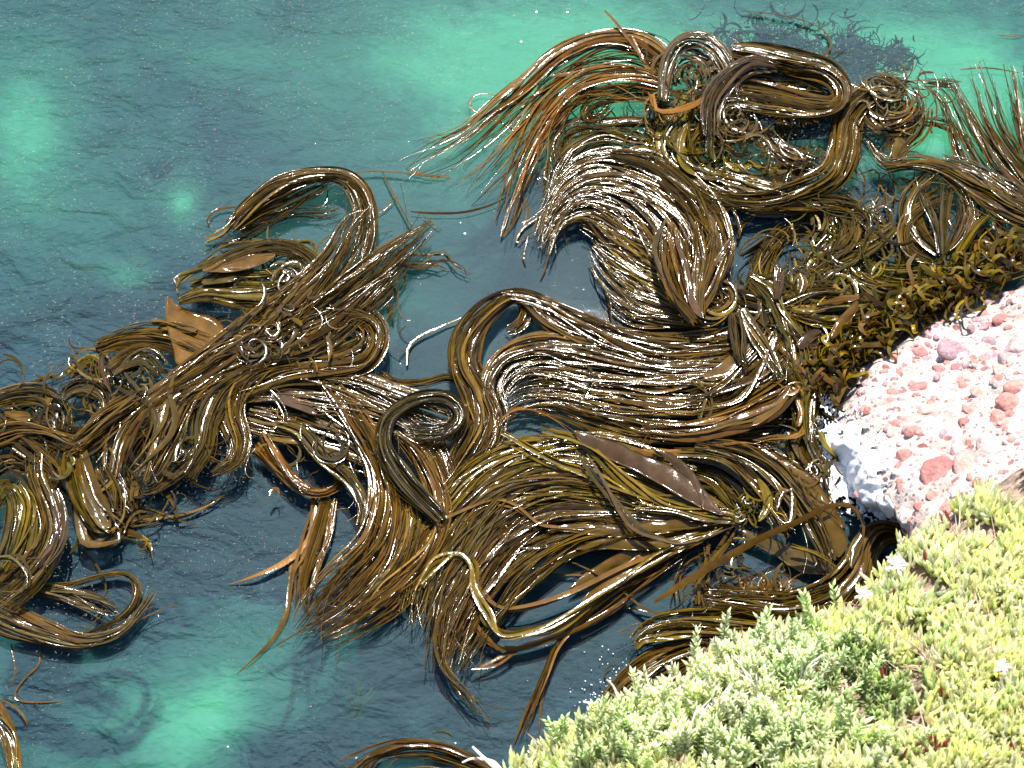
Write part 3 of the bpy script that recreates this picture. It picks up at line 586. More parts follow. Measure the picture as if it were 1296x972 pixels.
k = Kelp((1010,400), 'crumpled wet kelp jumble between the round pool and rock shore')
k.lock('930,375,10 960,385,14 1000,380,14 1040,370,10 1080,372,6', 34, 4.5, .08, .1, 'olive', alt='dark', cross=1.0, dip=0)
k.lock('950,350,6 975,370,14 985,400,16 1000,440,16 1005,480,12', 44, 5, .1, .1, 'olive', alt='green', cross=.8, dip=0)
k.lock('935,400,8 960,420,16 985,450,16 1010,480,12 1030,510,8', 36, 5.5, .1, .1, 'brown', alt='green', cross=.8, dip=0)
k.lock('1000,395,8 1040,400,14 1075,395,14 1110,388,8', 28, 6, .12, .08, 'olive', alt='yellow', cross=.7, dip=0)
k.coil(1010,352,6,14,.8,14,4,.12,'dark',.8,alt='olive'); k.coil(1008,390,5,14,1,14,3.4,.16,'grey',.8,alt='olive'); k.coil(1030,430,6,18,.8,18,4,.14,'olive',.8,alt='dark')
k.blade('1032,388,2 1050,382,4 1070,378,5 1088,376,3', .26, 'rust', .02); k.blade('1052,428,3 1062,412,6 1076,396,6 1086,380,3',.3,'rust',.03); k.blade('1010,440,5 1025,425,7 1040,420,4',.22,'purple',.02)
k.blade('1012,345,3 1016,358,7 1012,372,4', .2,'olive',.05); k.lock('982,380,2 985,360,5 988,335,6',12,3.5,.22,.05,'purple',dip=0)
k.lock('1030,380,5 1040,360,10 1055,340,14 1060,325,10', 22, 5, .05,.08,'green',alt='olive',cross=.5)
k.tangle(1000,395,42,34,130,sw=3.6,z=.08,col='olive',alt='dark'); k.tangle(1040,360,34,20,60,sw=3.6,z=.06,col='green',alt='yellow'); k.tangle(1020,440,26,24,60,sw=3.4,z=.08,col='brown',alt='green')
k.build()

k = Kelp((1030,520), 'narrow kelp strands hanging beside the foam at the rock foot')
k.lock('1072,415,6 1055,445,10 1045,475,9 1048,500,5', 26, 4.6, .1, .1, 'yellow', alt='olive', cross=.7, dip=.2)
k.lock('1040,430,10 1030,470,14 1020,510,14 1022,560,8', 40, 5, .08, .1, 'green', alt='olive', cross=.6, dip=.2)
k.lock('1015,520,8 1025,555,10 1045,585,8 1065,605,5', 24, 4.6, .05, .06, 'dark', alt='olive', cross=.5)
k.lock('1005,545,8 1015,575,10 1030,600,8', 14, 5.5, .05, .06, 'olive', cross=.5); k.one('1035,545 1045,565 1062,582',5,.12,'yellow',0,n=4,gap=3); k.tangle(1025,490,18,36,60,sw=3,z=.04,th=.1,col='olive',alt='green'); k.tangle(1035,580,20,20,40,sw=3,z=.04,th=.08,col='dark',alt='olive')
k.build()

# --- lower mane
k = Kelp((930,655), 'large golden olive kelp mane sweeping down left at lower centre')
k.lock('935,655,4 870,628,12 790,592,18 710,575,18 650,580,16 600,612,20 560,668,24 530,720,26 510,775,22', 74, 3.8, .08, .08, 'yellow', alt='olive', cross=.3, t1=.3, gloss=0.4)
k.lock('935,657,4 860,645,12 780,622,22 700,612,26 630,632,28 578,690,28 545,750,28 535,800,22', 84, 3.8, .06, .08, 'olive', alt='yellow', cross=.3, t1=.3, gloss=0.35)
k.lock('930,660,4 850,658,10 770,650,18 700,650,24 640,680,28 595,730,28 568,790,24 560,850,20', 72, 3.8, .06, .08, 'olive', alt='purple', cross=.4, t1=.42)
k.lock('620,700,8 580,750,10 556,800,8 564,845,5 595,885,5 628,928,3', 12, 3.8, .08, .05, 'olive', alt='yellow', cross=.5, t1=.3)
k.lock('925,662,4 850,668,8 770,672,14 710,690,18 660,722,22 620,765,22 590,810,18 575,850,10', 64, 3.8, .06, .08, 'olive', alt='brown', cross=.3, t1=.35)
k.lock('700,590,20 640,620,26 590,670,30 550,730,30 530,790,26', 60, 3.4, .1, .05, 'olive', alt='grey', cross=.25, t0=.4, t1=.35)
k.lock('690,640,20 640,680,26 600,730,28 570,790,24 560,830,14', 50, 3.4, .1, .05, 'brown', alt='purple', cross=.25, t0=.4, t1=.35)
k.lock('880,600,8 810,575,12 745,565,12 690,572,8 650,580,5', 30, 3.8, .12, .05, 'yellow', alt='brown', dip=0, gloss=0.8)
k.one('598,680 602,715 612,750 630,768 665,769 720,752 790,718 860,690 915,668', 6.5, .14, 'rust', 0, n=2, gap=1.5)
k.one('530,740 550,712 575,702 596,715 606,745 616,780 634,801 665,803 710,790 770,745 850,695 915,668', 4.6, .15, 'yellow', 0, n=6, gap=3.5)
k.one('540,668 580,650 620,638 650,640 672,655 690,665 740,668', 5, .17, 'orange', 0, n=2, gap=2)
k.one('592,700 592,760 602,795 620,815 640,824 680,815 760,780 850,715', 4.5, .1, 'rust', 0, n=3, gap=2.5)
k.one('600,850 625,838 660,815 720,795 790,760 870,700', 4.5, .08, 'rust', 0, n=2, gap=2)
k.lock('860,705,6 790,745,5 735,785,4 705,815,3 690,850,3 672,895,3 652,948,3', 8, 4, .04, .03, 'rust', t1=.2)
k.one('720,800 698,830 687,875 683,920 680,955', 3.6, .02, 'brown', .05); k.one('690,850 675,880 660,915 648,950', 4,.03,'brown',.05)
k.blade('925,662,4 880,680,10 830,702,12 780,732,10 735,765,6', .12, 'rust', .015, curl=.1); k.blade('928,660,3 860,676,8 790,705,8 720,745,5',.1,'brown',.015,curl=.1)
k.blade('905,660,3 850,666,8 780,672,9 720,668,5 690,672,2',.17,'brown',.012,curl=.12); k.blade('890,672,2 830,690,6 770,688,7 728,696,3',.16,'olive',.012,curl=.12)
k.blade('724,545,4 752,560,9 792,578,12 835,598,13 875,622,12 915,652,6', .24, 'purple', .02, curl=.1); k.blade('826,568,2 850,580,5 872,602,7 886,630,6 890,645,2', .26, 'purple', .02, curl=.1)
k.one('560,650 620,560 645,520 680,518 710,535 730,548', 3.6, .1, 'orange',0)
k.one('612,560 622,545 645,522 670,518 700,530 725,550', 4, .14, 'orange', 0)
k.one('800,570 830,572 880,570 930,560 960,563',5,.2,'orange',0,n=3,gap=2)
k.lock('930,655,6 895,650,9 850,640,9 800,640,6', 22, 5, .14, .05, 'yellow', alt='green', dip=0)
k.one('735,570 760,610 800,660 830,680 870,690 930,668', 4.6,.24,'grey',0,n=3,gap=3); k.one('690,545 740,560 800,610 850,640 925,650',4.5,.2,'yellow',0,n=4,gap=5); k.one('640,552 700,580 760,600 820,640 900,655',4.2,.18,'yellow',0,n=4,gap=6)
k.one('640,665 650,690 680,695 700,690',2.6,.15,'grey',0); k.one('630,705 640,690 655,670',2.2,.1,'olive')
k.one('688,700 730,714 775,738 812,768 835,776 862,765 882,730 885,700', 4.6,.1,'grey',0); k.one('668,706 676,720 700,727 760,728 830,735',3.2,.05,'brown',0)
k.one('756,764 800,770 845,778 880,770',2.8,.04,'brown',0)
k.one('543,690 538,640 560,600',3,.1,'yellow'); k.coil(935,655,3,11,.8,12,4.5,.2,'green',.8,alt='yellow')
k.one('632,800 640,830 655,850',2.2,.0,'olive'); k.one('585,800 580,830 590,842',2.4,.0,'olive'); k.build()

# --- S coil, middle left
k = Kelp((430,490), 'brown kelp with coiled loop and long trailing tails left of centre')
k.lock('400,470,8 432,505,12 462,550,13 482,592,14 490,640,18 478,690,20 440,735,22 400,775,18 375,800,8', 62, 3.6, .1, .08, 'brown', alt='rust', cross=.3, t1=.35)
k.lock('560,660,10 512,610,12 486,566,9 492,530,8 525,508,8 560,505,8 580,522,8 572,540,8 545,548,10 512,545,12', 52, 3, .16, .08, 'dark', alt='grey', cross=.4, dip=0)
k.lock('500,545,6 530,572,12 550,610,14 556,655,14 538,700,18 500,740,22 455,775,22 405,805,12', 60, 3.6, .08, .08, 'rust', alt='brown', cross=.35, t1=.35)
k.lock('500,600,10 520,650,14 510,700,18 480,745,20 440,790,14', 36, 3.4, .1, .05, 'brown', alt='grey', cross=.3, t1=.35)
k.lock('520,555,8 545,560,10 565,590,8 570,620,5', 22, 3.6, .08, .06, 'brown', dip=0, gloss=0.8); k.lock('610,470,4 590,520,8 580,560,8 565,610,8', 14,3.2,.05,.05,'brown')
k.lock('480,470,4 500,485,5 535,485,5 570,478,5 594,498,6 592,528,6 568,545,5', 16, 3, .08, .05, 'olive', dip=0)
k.build()
k = Kelp((340,490), 'pale glinting kelp sheet of straight strands crossing below diagonal mass')
k.lock('320,490,14 375,488,20 430,498,20 485,520,16 530,545,10', 62, 3.4, .1, .08, 'brown', alt='grey', cross=.4, dip=0, gloss=0.95)
k.lock('315,520,18 370,535,24 425,560,22 475,585,14', 62, 3.4, .08, .08, 'brown', alt='grey', cross=.4, dip=0, gloss=0.95)
k.lock('380,470,10 440,480,14 500,500,14 560,520,12 585,535,6', 50, 3.4, .1, .08, 'brown', alt='grey', cross=.4, dip=0, gloss=0.95)
k.lock('325,560,10 350,588,9 378,614,7 405,622,5 428,610,5 430,585,4', 26, 4.2, .06, .06, 'rust', alt='orange', cross=.5, dip=0)
k.lock('345,535,5 380,545,8 410,580,8 445,608,7 460,640,6 455,665,4', 22, 3.6, .14, .05, 'yellow', alt='grey', dip=0)
k.lock('330,545,4 350,575,5 372,605,5 392,618,4', 14, 5,.1,.05,'orange',dip=0)
k.blade('312,505,4 345,502,7 380,512,7 402,525,3', .2, 'purple', .02)
k.one('396,625 397,660 388,688 360,712 325,728 290,740', 7, .05, 'orange', .05); k.one('412,625 400,670 385,700 375,730 370,770',4,.04,'rust',n=4,gap=5)
k.one('372,700 366,745 362,780 340,815 300,853', 4.6, .03, 'brown', .04); k.one('368,705 364,760 350,800 325,832',3.6,.02,'brown'); k.one('425,760 400,785 370,805 330,828',2.4,.0,'brown',.04)
k.lock('420,630,6 410,670,9 395,710,9 385,750,9 392,780,7',18,3,.03,.04,'brown',alt='rust',t1=.4)
k.one('390,540 402,555 400,575 408,585',2.6,.22,'dark',0); k.coil(420,565,14,24,.7,10,3,.2,'dark',.9); k.one('310,490 330,480 355,510 360,540',2.6,.2,'dark',0,n=3,gap=5)
k.tangle(390,545,44,34,40,sw=2.4,z=.14,th=.06,col='brown',alt='grey')
k.build()

# --- left diagonal mass
k = Kelp((200,510), 'thick diagonal rope of brown kelp strands at left pointing upper right')
k.lock('150,550,14 205,512,22 270,478,26 335,440,28 395,408,28 450,368,22 500,322,14 548,282,5', 96, 3.6, .1, .12, 'brown', alt='olive', cross=.4, t1=.3)
k.lock('210,500,16 280,455,22 340,415,26 390,370,24 425,330,18 450,290,18 475,262,12', 70, 3.4, .12, .1, 'brown', alt='olive', cross=.4, t1=.45)
k.lock('260,470,16 330,445,22 395,425,22 440,395,16 480,360,14 520,320,8', 56, 3.6, .14, .08, 'brown', alt='grey', cross=.4, t1=.4)
k.lock('300,500,8 360,478,12 420,472,12 462,462,10 480,435,9 474,408,9 445,396,9 415,402,9', 46, 3.4, .14, .07, 'olive', alt='brown', cross=.4, dip=0)
k.lock('390,452,6 430,444,8 458,430,7 456,412,6 430,408,7 405,418,6', 26, 3.2, .1, .07, 'grey', alt='olive', cross=.5, dip=0)
k.coil(345,416,5,15,1.2,20,3.2,.24,'grey',.7,alt='olive'); k.coil(366,392,4,12,1,8,3,.26,'grey',.7); k.coil(320,440,8,20,.7,18,3.4,.24,'dark',.7,alt='grey'); k.coil(350,440,6,16,.7,16,3,.24,'grey',.7,alt='olive')
k.one('414,425 418,440 416,458',5,.28,'brown',0); k.one('395,368 388,378 400,376 412,370',3.4,.27,'grey',0)
k.one('470,345 488,355 495,375 490,388', 3.6,.06,'olive',n=4,gap=4); k.one('490,370 492,395 497,415',4,.05,n=2,gap=2)
k.one('495,330 530,328 560,325 580,340 597,346',3.4,.05,'brown',.02,n=3,gap=4); k.one('500,335 540,335 568,343',3,.05,'olive',n=2,gap=3)
k.one('505,340 514,352 505,368 488,378',2.2,.04,'olive'); k.one('440,222 455,218 480,216 520,220 545,223 570,214', 3.6,.05,'olive',0)
k.one('484,218 500,250 525,295 538,320 552,335',3,.05,'rust',.03); k.one('470,275 490,262 505,245',2.4,.03,'olive')
k.one('535,272 560,292',2,.03); k.tangle(350,425,36,30,60,r0=6,r1=24,sw=2.6,z=.2,th=.08,col='olive',alt='grey'); k.tangle(440,420,26,24,50,sw=2.8,z=.08,col='olive',alt='grey')
k.build()

k = Kelp((430,300), 'arched olive kelp bundle with broad blade above the diagonal rope')
k.lock('290,285,8 318,258,10 352,236,10 395,224,8 430,224,8 452,240,10 462,272,11 456,310,13 440,350,12', 44, 3.6, .08, .08, 'olive', alt='brown', cross=.35, dip=0)
k.lock('300,290,8 340,268,10 385,245,8 420,228,6', 22, 3.6, .06, .06, 'olive', cross=.4, dip=.2)
k.blade('296,290,5 318,272,11 345,252,10 372,236,4', .12, 'olive', .02, curl=.15)
k.lock('275,310,6 300,305,5 340,280,5 375,268,5 410,268,4 432,262,3', 9, 3,.03,.03,'olive',dip=0)
k.one('300,262 275,265 262,278 266,290',3.6,.04,'olive',.05); k.one('260,305 285,290 310,265',4,.04,'yellow',0,n=3,gap=3); k.one('415,240 412,258 395,262',2.2,.05)
k.lock('255,330,10 275,305,8 300,285,6',8,4,-.06,.03,'yellow'); k.build()

k = Kelp((390,345), 'short layered kelp fold with pale brown blades left of diagonal rope')
k.lock('262,345,7 300,325,9 345,314,9 380,322,9 398,345,10 392,372,12', 38, 3.8, .1, .08, 'olive', alt='grey', cross=.4, dip=0)
k.lock('225,382,4 260,372,8 305,378,12 350,376,12 385,355,10', 34, 4, .08, .08, 'olive', alt='yellow', cross=.5, dip=0)
k.lock('240,362,6 280,352,9 330,350,10 370,345,9', 22, 4.5, .08, .06, 'green', alt='yellow', cross=.5, dip=0)
k.blade('256,342,3 285,336,8 320,330,8 350,322,3', .2, 'rust', .02); k.blade('270,375,3 300,378,6 335,374,4',.17,'yellow',.02); k.blade('255,358,3 275,354,5 300,352,3',.18,'grey',.02)
k.one('400,318 392,304 360,308 320,306 285,312 250,335',3,.06,'olive',.04,n=3,gap=2); k.one('225,365 235,350 262,330 290,318',4,.0,'yellow',.06,n=3,gap=4)
k.coil(360,352,8,22,.6,22,3.4,.16,'grey',.8,a0=4.5,alt='olive'); k.one('250,390 262,402 280,404 300,396',2.4,.04,n=3,gap=3); k.tangle(350,350,30,20,40,sw=2.6,z=.1,th=.08)
k.build()

k = Kelp((240,430), 'smooth flat tan kelp blade with pointed edge lying on the left mass', name='kelp_frond')
k.blade('211,374,2 216,388,8 226,404,18 240,420,29 252,434,36 262,446,30', .15, 'rust', .02, curl=.1); k.blade('190,405,3 215,412,7 250,416,6',.17,'brown',.02)
k.lock('120,440,8 165,425,10 215,425,12 265,440,10', 28, 5, .1, .06, 'olive', alt='rust', cross=.6, dip=0); k.build()

k = Kelp((280,500), 'curtain of hanging kelp strands along the lower edge of the left mass')
k.lock('380,455,12 335,462,16 300,490,14 292,525,13 303,560,11 296,585,8 268,600,4', 48, 3.8, .12, .08, 'olive', alt='brown', cross=.35, dip=.1)
k.lock('320,460,12 280,490,16 258,530,16 252,565,14 232,600,10', 44, 4.4, .14, .08, 'olive', alt='grey', cross=.35, dip=.1)
k.lock('280,470,12 235,500,16 212,540,16 200,575,12 185,610,6', 42, 4.6, .14, .08, 'brown', alt='grey', cross=.4, dip=.1)
k.lock('230,490,12 185,520,16 155,560,16 145,600,12', 40, 4.4, .12, .1, 'olive', alt='brown', cross=.4, dip=.1)
k.lock('180,500,10 140,530,14 110,560,14 80,575,10', 36, 4, .14, .08, 'brown', alt='olive', cross=.4, dip=0)
k.lock('270,560,10 235,590,8 200,618,5 180,625,3', 22, 3.4, .1, .05, 'grey', alt='olive'); k.coil(210,605,12,24,.5,12,3.4,.06,'grey',.7,a0=.5); k.coil(228,572,5,10,1,5,3,.22,'dark',.9)
k.one('215,490 218,520 205,550 170,600',7,.24,'olive',0,n=3,gap=6); k.one('165,480 190,520 192,560',6,.24,'grey',0,n=3,gap=6); k.blade('190,510,2 200,530,4 195,552,2',.25,'grey',.02)
k.one('165,590 168,620 160,640',5,.1,'olive',0,n=4,gap=5); k.lock('150,600,12 160,625,12 165,650,8',20,4,.06,.06,'olive',alt='dark')
k.lock('300,470,14 250,500,20 200,540,22 165,590,18', 50, 4.5, .02, .08, 'dark', alt='olive', cross=.5, dip=0)
k.tangle(210,560,50,34,60,sw=3.2,z=.1,col='olive',alt='dark')
k.build()

k = Kelp((90,560), 'dark looping kelp heap at the left edge above the water gap')
k.lock('-20,512,8 20,500,10 55,502,12 78,525,12 76,555,10', 34, 4.4, .1, .08, 'olive', alt='dark', cross=.5, dip=0)
k.lock('-20,560,14 20,545,14 60,548,14 100,560,14 140,545,12', 46, 4, .1, .1, 'olive', alt='brown', cross=.8, dip=0)
k.lock('80,500,8 105,488,10 130,500,10 132,525,10 110,545,8', 26, 5, .1, .08, 'dark', alt='olive', cross=.5, dip=0)
k.lock('85,475,4 100,460,6 115,452,6 128,465,6 132,490,6', 14, 5, .1, .06, 'yellow', alt='olive', dip=0)
k.one('128,450 128,468 138,485 140,500',5,.2,'purple',0,n=3,gap=2); k.lock('140,470,8 160,455,10 185,450,10 205,470,8', 28, 4, .12, .08, 'grey', alt='olive', cross=.6, dip=0)
k.blade('145,462,5 160,460,10 178,462,6', .14, 'olive', .04); k.blade('95,500,5 115,495,9 132,502,5',.18,'dark',.03); k.blade('0,550,8 15,556,10 30,560,5',.16,'purple',.04); k.blade('5,520,5 25,525,8 40,530,4',.17,'brown',.03)
k.coil(60,520,10,22,.6,18,4,.14,'dark',.8,alt='olive'); k.coil(175,490,6,14,.8,14,3.2,.24,'grey',.8)
k.one('-10,505 30,490 70,475 100,462',3.6,.04,'olive',0,n=2,gap=3); k.lock('20,560,12 50,580,14 70,600,12 60,620,8',36,4,.12,.08,'brown',alt='grey',cross=.6,dip=0)
k.lock('-15,600,10 10,585,10 40,590,12 70,585,12',28,4,.06,.08,'olive',alt='dark',cross=.6,dip=0)
k.tangle(45,540,40,34,110,sw=3.4,z=.08,col='olive',alt='dark'); k.tangle(130,480,34,18,60,sw=2.8,z=.1,col='olive',alt='grey')
k.build()

k = Kelp((85,600), 'thick strapped kelp with rolled tube end hanging into the gap')
k.lock('90,570,6 92,600,8 105,640,8 128,672,8', 12, 8, .14, .08, 'olive', alt='green', dip=0, cross=.4)
k.one('96,595 98,640 104,672 118,688 140,688 146,672 140,650',8,.12,'olive',0,n=5,gap=3); k.blade('102,600,4 112,628,8 126,655,8 138,675,4', .2, 'grey', .03); k.blade('118,645,5 128,660,8 140,668,6',.2,'olive',.04)
k.one('100,560 110,590 130,630 150,665',7,.2,'olive',0,n=3,gap=4); k.coil(80,590,7,14,1,12,7,.16,'green',1.1,th=.12); k.blade('66,590,4 78,598,9 90,600,5',.16,'olive',.04)
k.coil(176,688,9,14,1.1,6,4.2,.06,'yellow',.9); k.one('146,672 160,672 178,680 188,692',8,.07,'olive',0); k.one('155,660 190,655 230,652 260,640 295,620',3.6,.03,'brown',.05,n=3,gap=1.5)
k.one('160,645 190,648 225,658 250,662',3,.04,'grey',.03,n=2,gap=2); k.lock('130,590,10 145,620,12 150,650,10',20,5,.1,.08,'dark',alt='olive',dip=0); k.coil(150,645,6,14,.9,12,4,.1,'olive',1.1,alt='dark')
k.coil(130,610,8,16,.7,12,4,.14,'olive',1); k.tangle(130,625,26,24,60,sw=3.2,z=.05,col='olive',alt='dark')
k.build()

k = Kelp((55,600), 'kelp bundle hanging down the left edge with pinkish speckled strands')
k.lock('45,570,12 46,600,11 58,630,12 68,665,13 58,700,14 28,735,16 -10,765,14', 52, 4, .1, .1, 'olive', alt='brown', cross=.4, dip=.1)
k.lock('65,620,5 74,655,6 70,690,6 50,720,6',14,5,.2,.04,'purple',dip=0); k.lock('-15,650,8 5,620,8 18,640,8 12,690,8 -5,740,8', 20, 5, .08, .06, 'olive', alt='green', dip=0)
k.lock('20,610,8 35,640,10 25,690,12 0,730,12 -20,745,8',26,5,.08,.06,'green',alt='yellow',dip=0); k.one('-10,710 10,705 28,712 35,728 28,745',3,.26,'grey',0,n=3,gap=3)
k.one('75,670 70,700 50,730',3,.05); k.build()

k = Kelp((10,770), 'wet glinting kelp strands fanning right in the lower left water')
k.lock('-25,765,20 20,785,18 60,800,12 105,812,7 150,800,4 180,770,3 200,742,2', 40, 3.6, .06, .05, 'grey', alt='brown', cross=.4, t1=.5, dip=.3, gloss=0.9)
k.lock('10,742,6 60,750,8 110,765,12 150,785,12', 14, 3.8, .05, .04, 'grey', cross=.3, t1=.5, dip=.3, gloss=0.9)
k.lock('30,740,3 80,742,3 120,732,3 155,727,3 173,742,4 165,770,4 130,795,5 75,812,5', 8, 3.4, .04, .03, 'olive', dip=.2); k.lock('60,755,4 105,752,4 140,765,5 155,780,4',6,3,.03,.02,'grey')
k.one('85,688 108,700 125,720 134,745 125,780 100,802 70,812', 3, .05,'olive',0); k.one('14,815 20,850 8,880',2.4,.0,'brown',.04); k.one('50,818 50,840 30,860 18,880 30,888 70,888 98,882',2.4,.01,'brown',.04)
k.build()
k = Kelp((0,930), 'few thick kelp straps in the bottom left corner of the water')
k.one('-10,880 8,910 22,950 28,985',7,.05,'rust',0,n=2,gap=2); k.lock('-15,910,6 10,935,6 20,985,6',8,5,.04,.05,'olive',alt='yellow',dip=0); k.one('0,885 20,895 33,912 35,925',3,.04,'rust'); k.build()

# --- lower right
k = Kelp((1140,672), 'thick kelp sheaf turning over the rock foot beside the green plants')
k.lock('1165,690,3 1140,672,6 1112,668,8 1094,688,11 1082,722,13 1050,752,15 1000,766,14 945,762,12 890,755,8', 56, 4.2, .1, .12, 'olive', alt='brown', cross=.4, dip=.1)
k.lock('1150,680,4 1118,682,6 1100,705,8 1092,735,10 1070,765,12 1040,790,12', 34, 4.4, .08, .1, 'brown', alt='olive', cross=.4, dip=0)
k.lock('1090,740,10 1050,770,14 990,782,14 930,782,12 895,775,8',40,4,.08,.08,'olive',alt='rust',cross=.5,dip=.1)
k.one('1104,690 1102,710 1108,735',3,.06,'grey',0); k.coil(935,745,14,28,.8,14,2.8,.06,'olive',.55,alt='brown'); k.coil(960,735,10,18,.9,8,2.6,.05,'brown',.9); k.coil(985,735,10,22,.8,8,2.8,.06,'olive',.9)
k.one('855,758 858,730 875,705 900,695',2.4,.05,n=3,gap=3); k.one('895,690 893,730 890,765 900,775',4,.08,'rust',0,n=4,gap=4); k.coil(940,775,16,30,.8,14,3,.1,'olive',.4,alt='rust')
k.one('1060,800 1045,780 1050,760',4,.14,'grey',0,n=3,gap=4); k.tangle(950,755,44,16,50,sw=2.6,z=.06,th=.1,col='olive',alt='rust')
k.build()

k = Kelp((1040,700), 'broad smooth brown kelp blades spread out beside the white foam')
k.blade('945,580,6 985,592,14 1015,618,20 1040,655,22 1055,690,18 1068,712,6', .10, 'brown', .03, curl=.15)
k.blade('1005,640,5 1030,655,16 1050,680,20 1062,705,12', .16, 'olive', .03, curl=.12)
k.blade('930,670,4 975,690,9 1020,712,12 1060,722,8', .1, 'grey', .02, curl=.15); k.blade('958,605,2 968,620,5 972,640,6 960,660,3', .26, 'yellow', .02); k.blade('1078,720,3 1082,700,6 1094,672,4',.22,'grey',.02)
k.lock('880,562,5 930,572,10 975,595,10 1010,635,10 1035,675,9 1050,712,6', 34, 4, .15, .06, 'olive', alt='grey', cross=.6, dip=0)
k.lock('850,575,6 910,580,9 945,605,9 975,640,9 1000,680,8', 26, 4, .15, .06, 'brown', alt='green', cross=.6, dip=0)
k.one('828,762 870,735 915,708 965,680 1010,660 1045,642 1075,640 1092,660 1090,690 1078,715',8,.27,'brown',0,n=1); k.one('880,765 890,730 925,680 940,650',5,.14,'olive',0,n=3,gap=3)
k.one('985,640 985,625 998,622 1004,640 1000,665 985,655',4,.22,'olive',0,n=3,gap=2.5); k.one('1010,600 1030,630 1060,645',4,.17,'dark',0); k.one('1000,690 1030,700 1048,708 1055,722',3.4,.2,'yellow',0,n=3,gap=3)
k.lock('880,600,12 910,610,14 940,640,12 935,655,5',26,5,.06,.08,'green',alt='olive',cross=.6,dip=0)
k.lock('960,560,8 1000,585,8 1030,605,6 1055,640,5',18,4.2,.05,.06,'olive',alt='dark',cross=.6); k.coil(945,630,5,14,.8,12,4,.2,'green',.9,alt='yellow'); k.tangle(1000,610,36,26,40,sw=2.8,z=.12,col='olive',alt='green'); k.tangle(960,650,20,14,26,r0=6,r1=16,sw=2.6,z=.14,col='green',alt='yellow'); k.tangle(930,715,34,20,18,sw=2.4,z=.02,th=.04)
k.build()

k = Kelp((1000,800), 'yellow green folded kelp lobe peeking past the shrub edge')
k.lock('1040,800,10 990,795,14 940,788,14 885,786,12 840,790,9 812,802,6 803,815,4', 44, 4.4, .1, .08, 'yellow', alt='olive', cross=.4, dip=0)
k.blade('804,822,4 815,808,7 850,804,6 890,800,3',.16,'yellow',.03); k.coil(825,796,6,16,.6,10,3.4,.1,'olive',.7,a0=3); k.one('878,770 878,790 885,808 895,815',2.6,.16,'dark',0,n=2,gap=2); k.coil(930,800,6,18,.8,14,3.4,.12,'dark',.6,alt='rust'); k.build()
k = Kelp((840,830), 'brown streaming kelp tail disappearing behind the shrub at bottom')
k.lock('930,818,8 880,820,10 830,838,12 795,865,12 772,900,12 755,935,8', 40, 3.6, .05, .06, 'brown', alt='olive', cross=.4)
k.lock('900,835,8 860,850,10 820,880,8',14,3.6,.02,.05,'rust',cross=.4); k.one('768,862 765,850 775,842 785,845',2.2,.04); k.build()
k = Kelp((620,975), 'brown kelp strands entering at the bottom centre beside dead twigs')
k.lock('640,985,4 600,962,5 555,945,6 510,942,7 470,955,10 435,980,14',26,3.2,.05,.05,'rust',alt='brown',cross=.5,dip=.1)
k.lock('640,995,6 590,975,8 530,965,9 480,975,12',18,3,.03,.04,'brown',cross=.5,dip=.1); k.build()

# --- submerged weed and loose bits
k = Kelp((1000,70), 'submerged dark brown weed cloud under the turquoise water', name='submerged_weed', group='weed below the surface')
k.tangle(985,62,46,18,560,r0=5,r1=18,sw=3.2,z=-.5,th=.3,col='dark',alt='brown')
k.tangle(1080,72,18,14,220,r0=6,r1=20,sw=2.4,z=-.11,th=.1,col='rust',alt='brown'); k.tangle(1132,72,12,9,140,r0=5,r1=16,sw=2.4,z=-.10,th=.08,col='rust',alt='brown'); k.tangle(1095,110,12,14,50,r0=6,r1=20,sw=2.6,z=-.35,th=.1,col='dark',alt='purple')
k.build()
k = Kelp((450,880), 'faint submerged yellow weed tuft in the lower middle water', name='submerged_weed', group='weed below the surface')
k.lock('445,910,3 450,885,8 462,860,12',12,4,-.1,.05,'yellow'); k.lock('545,935,4 560,938,6 575,945,4',6,6,-.06,.04,'yellow'); k.build()

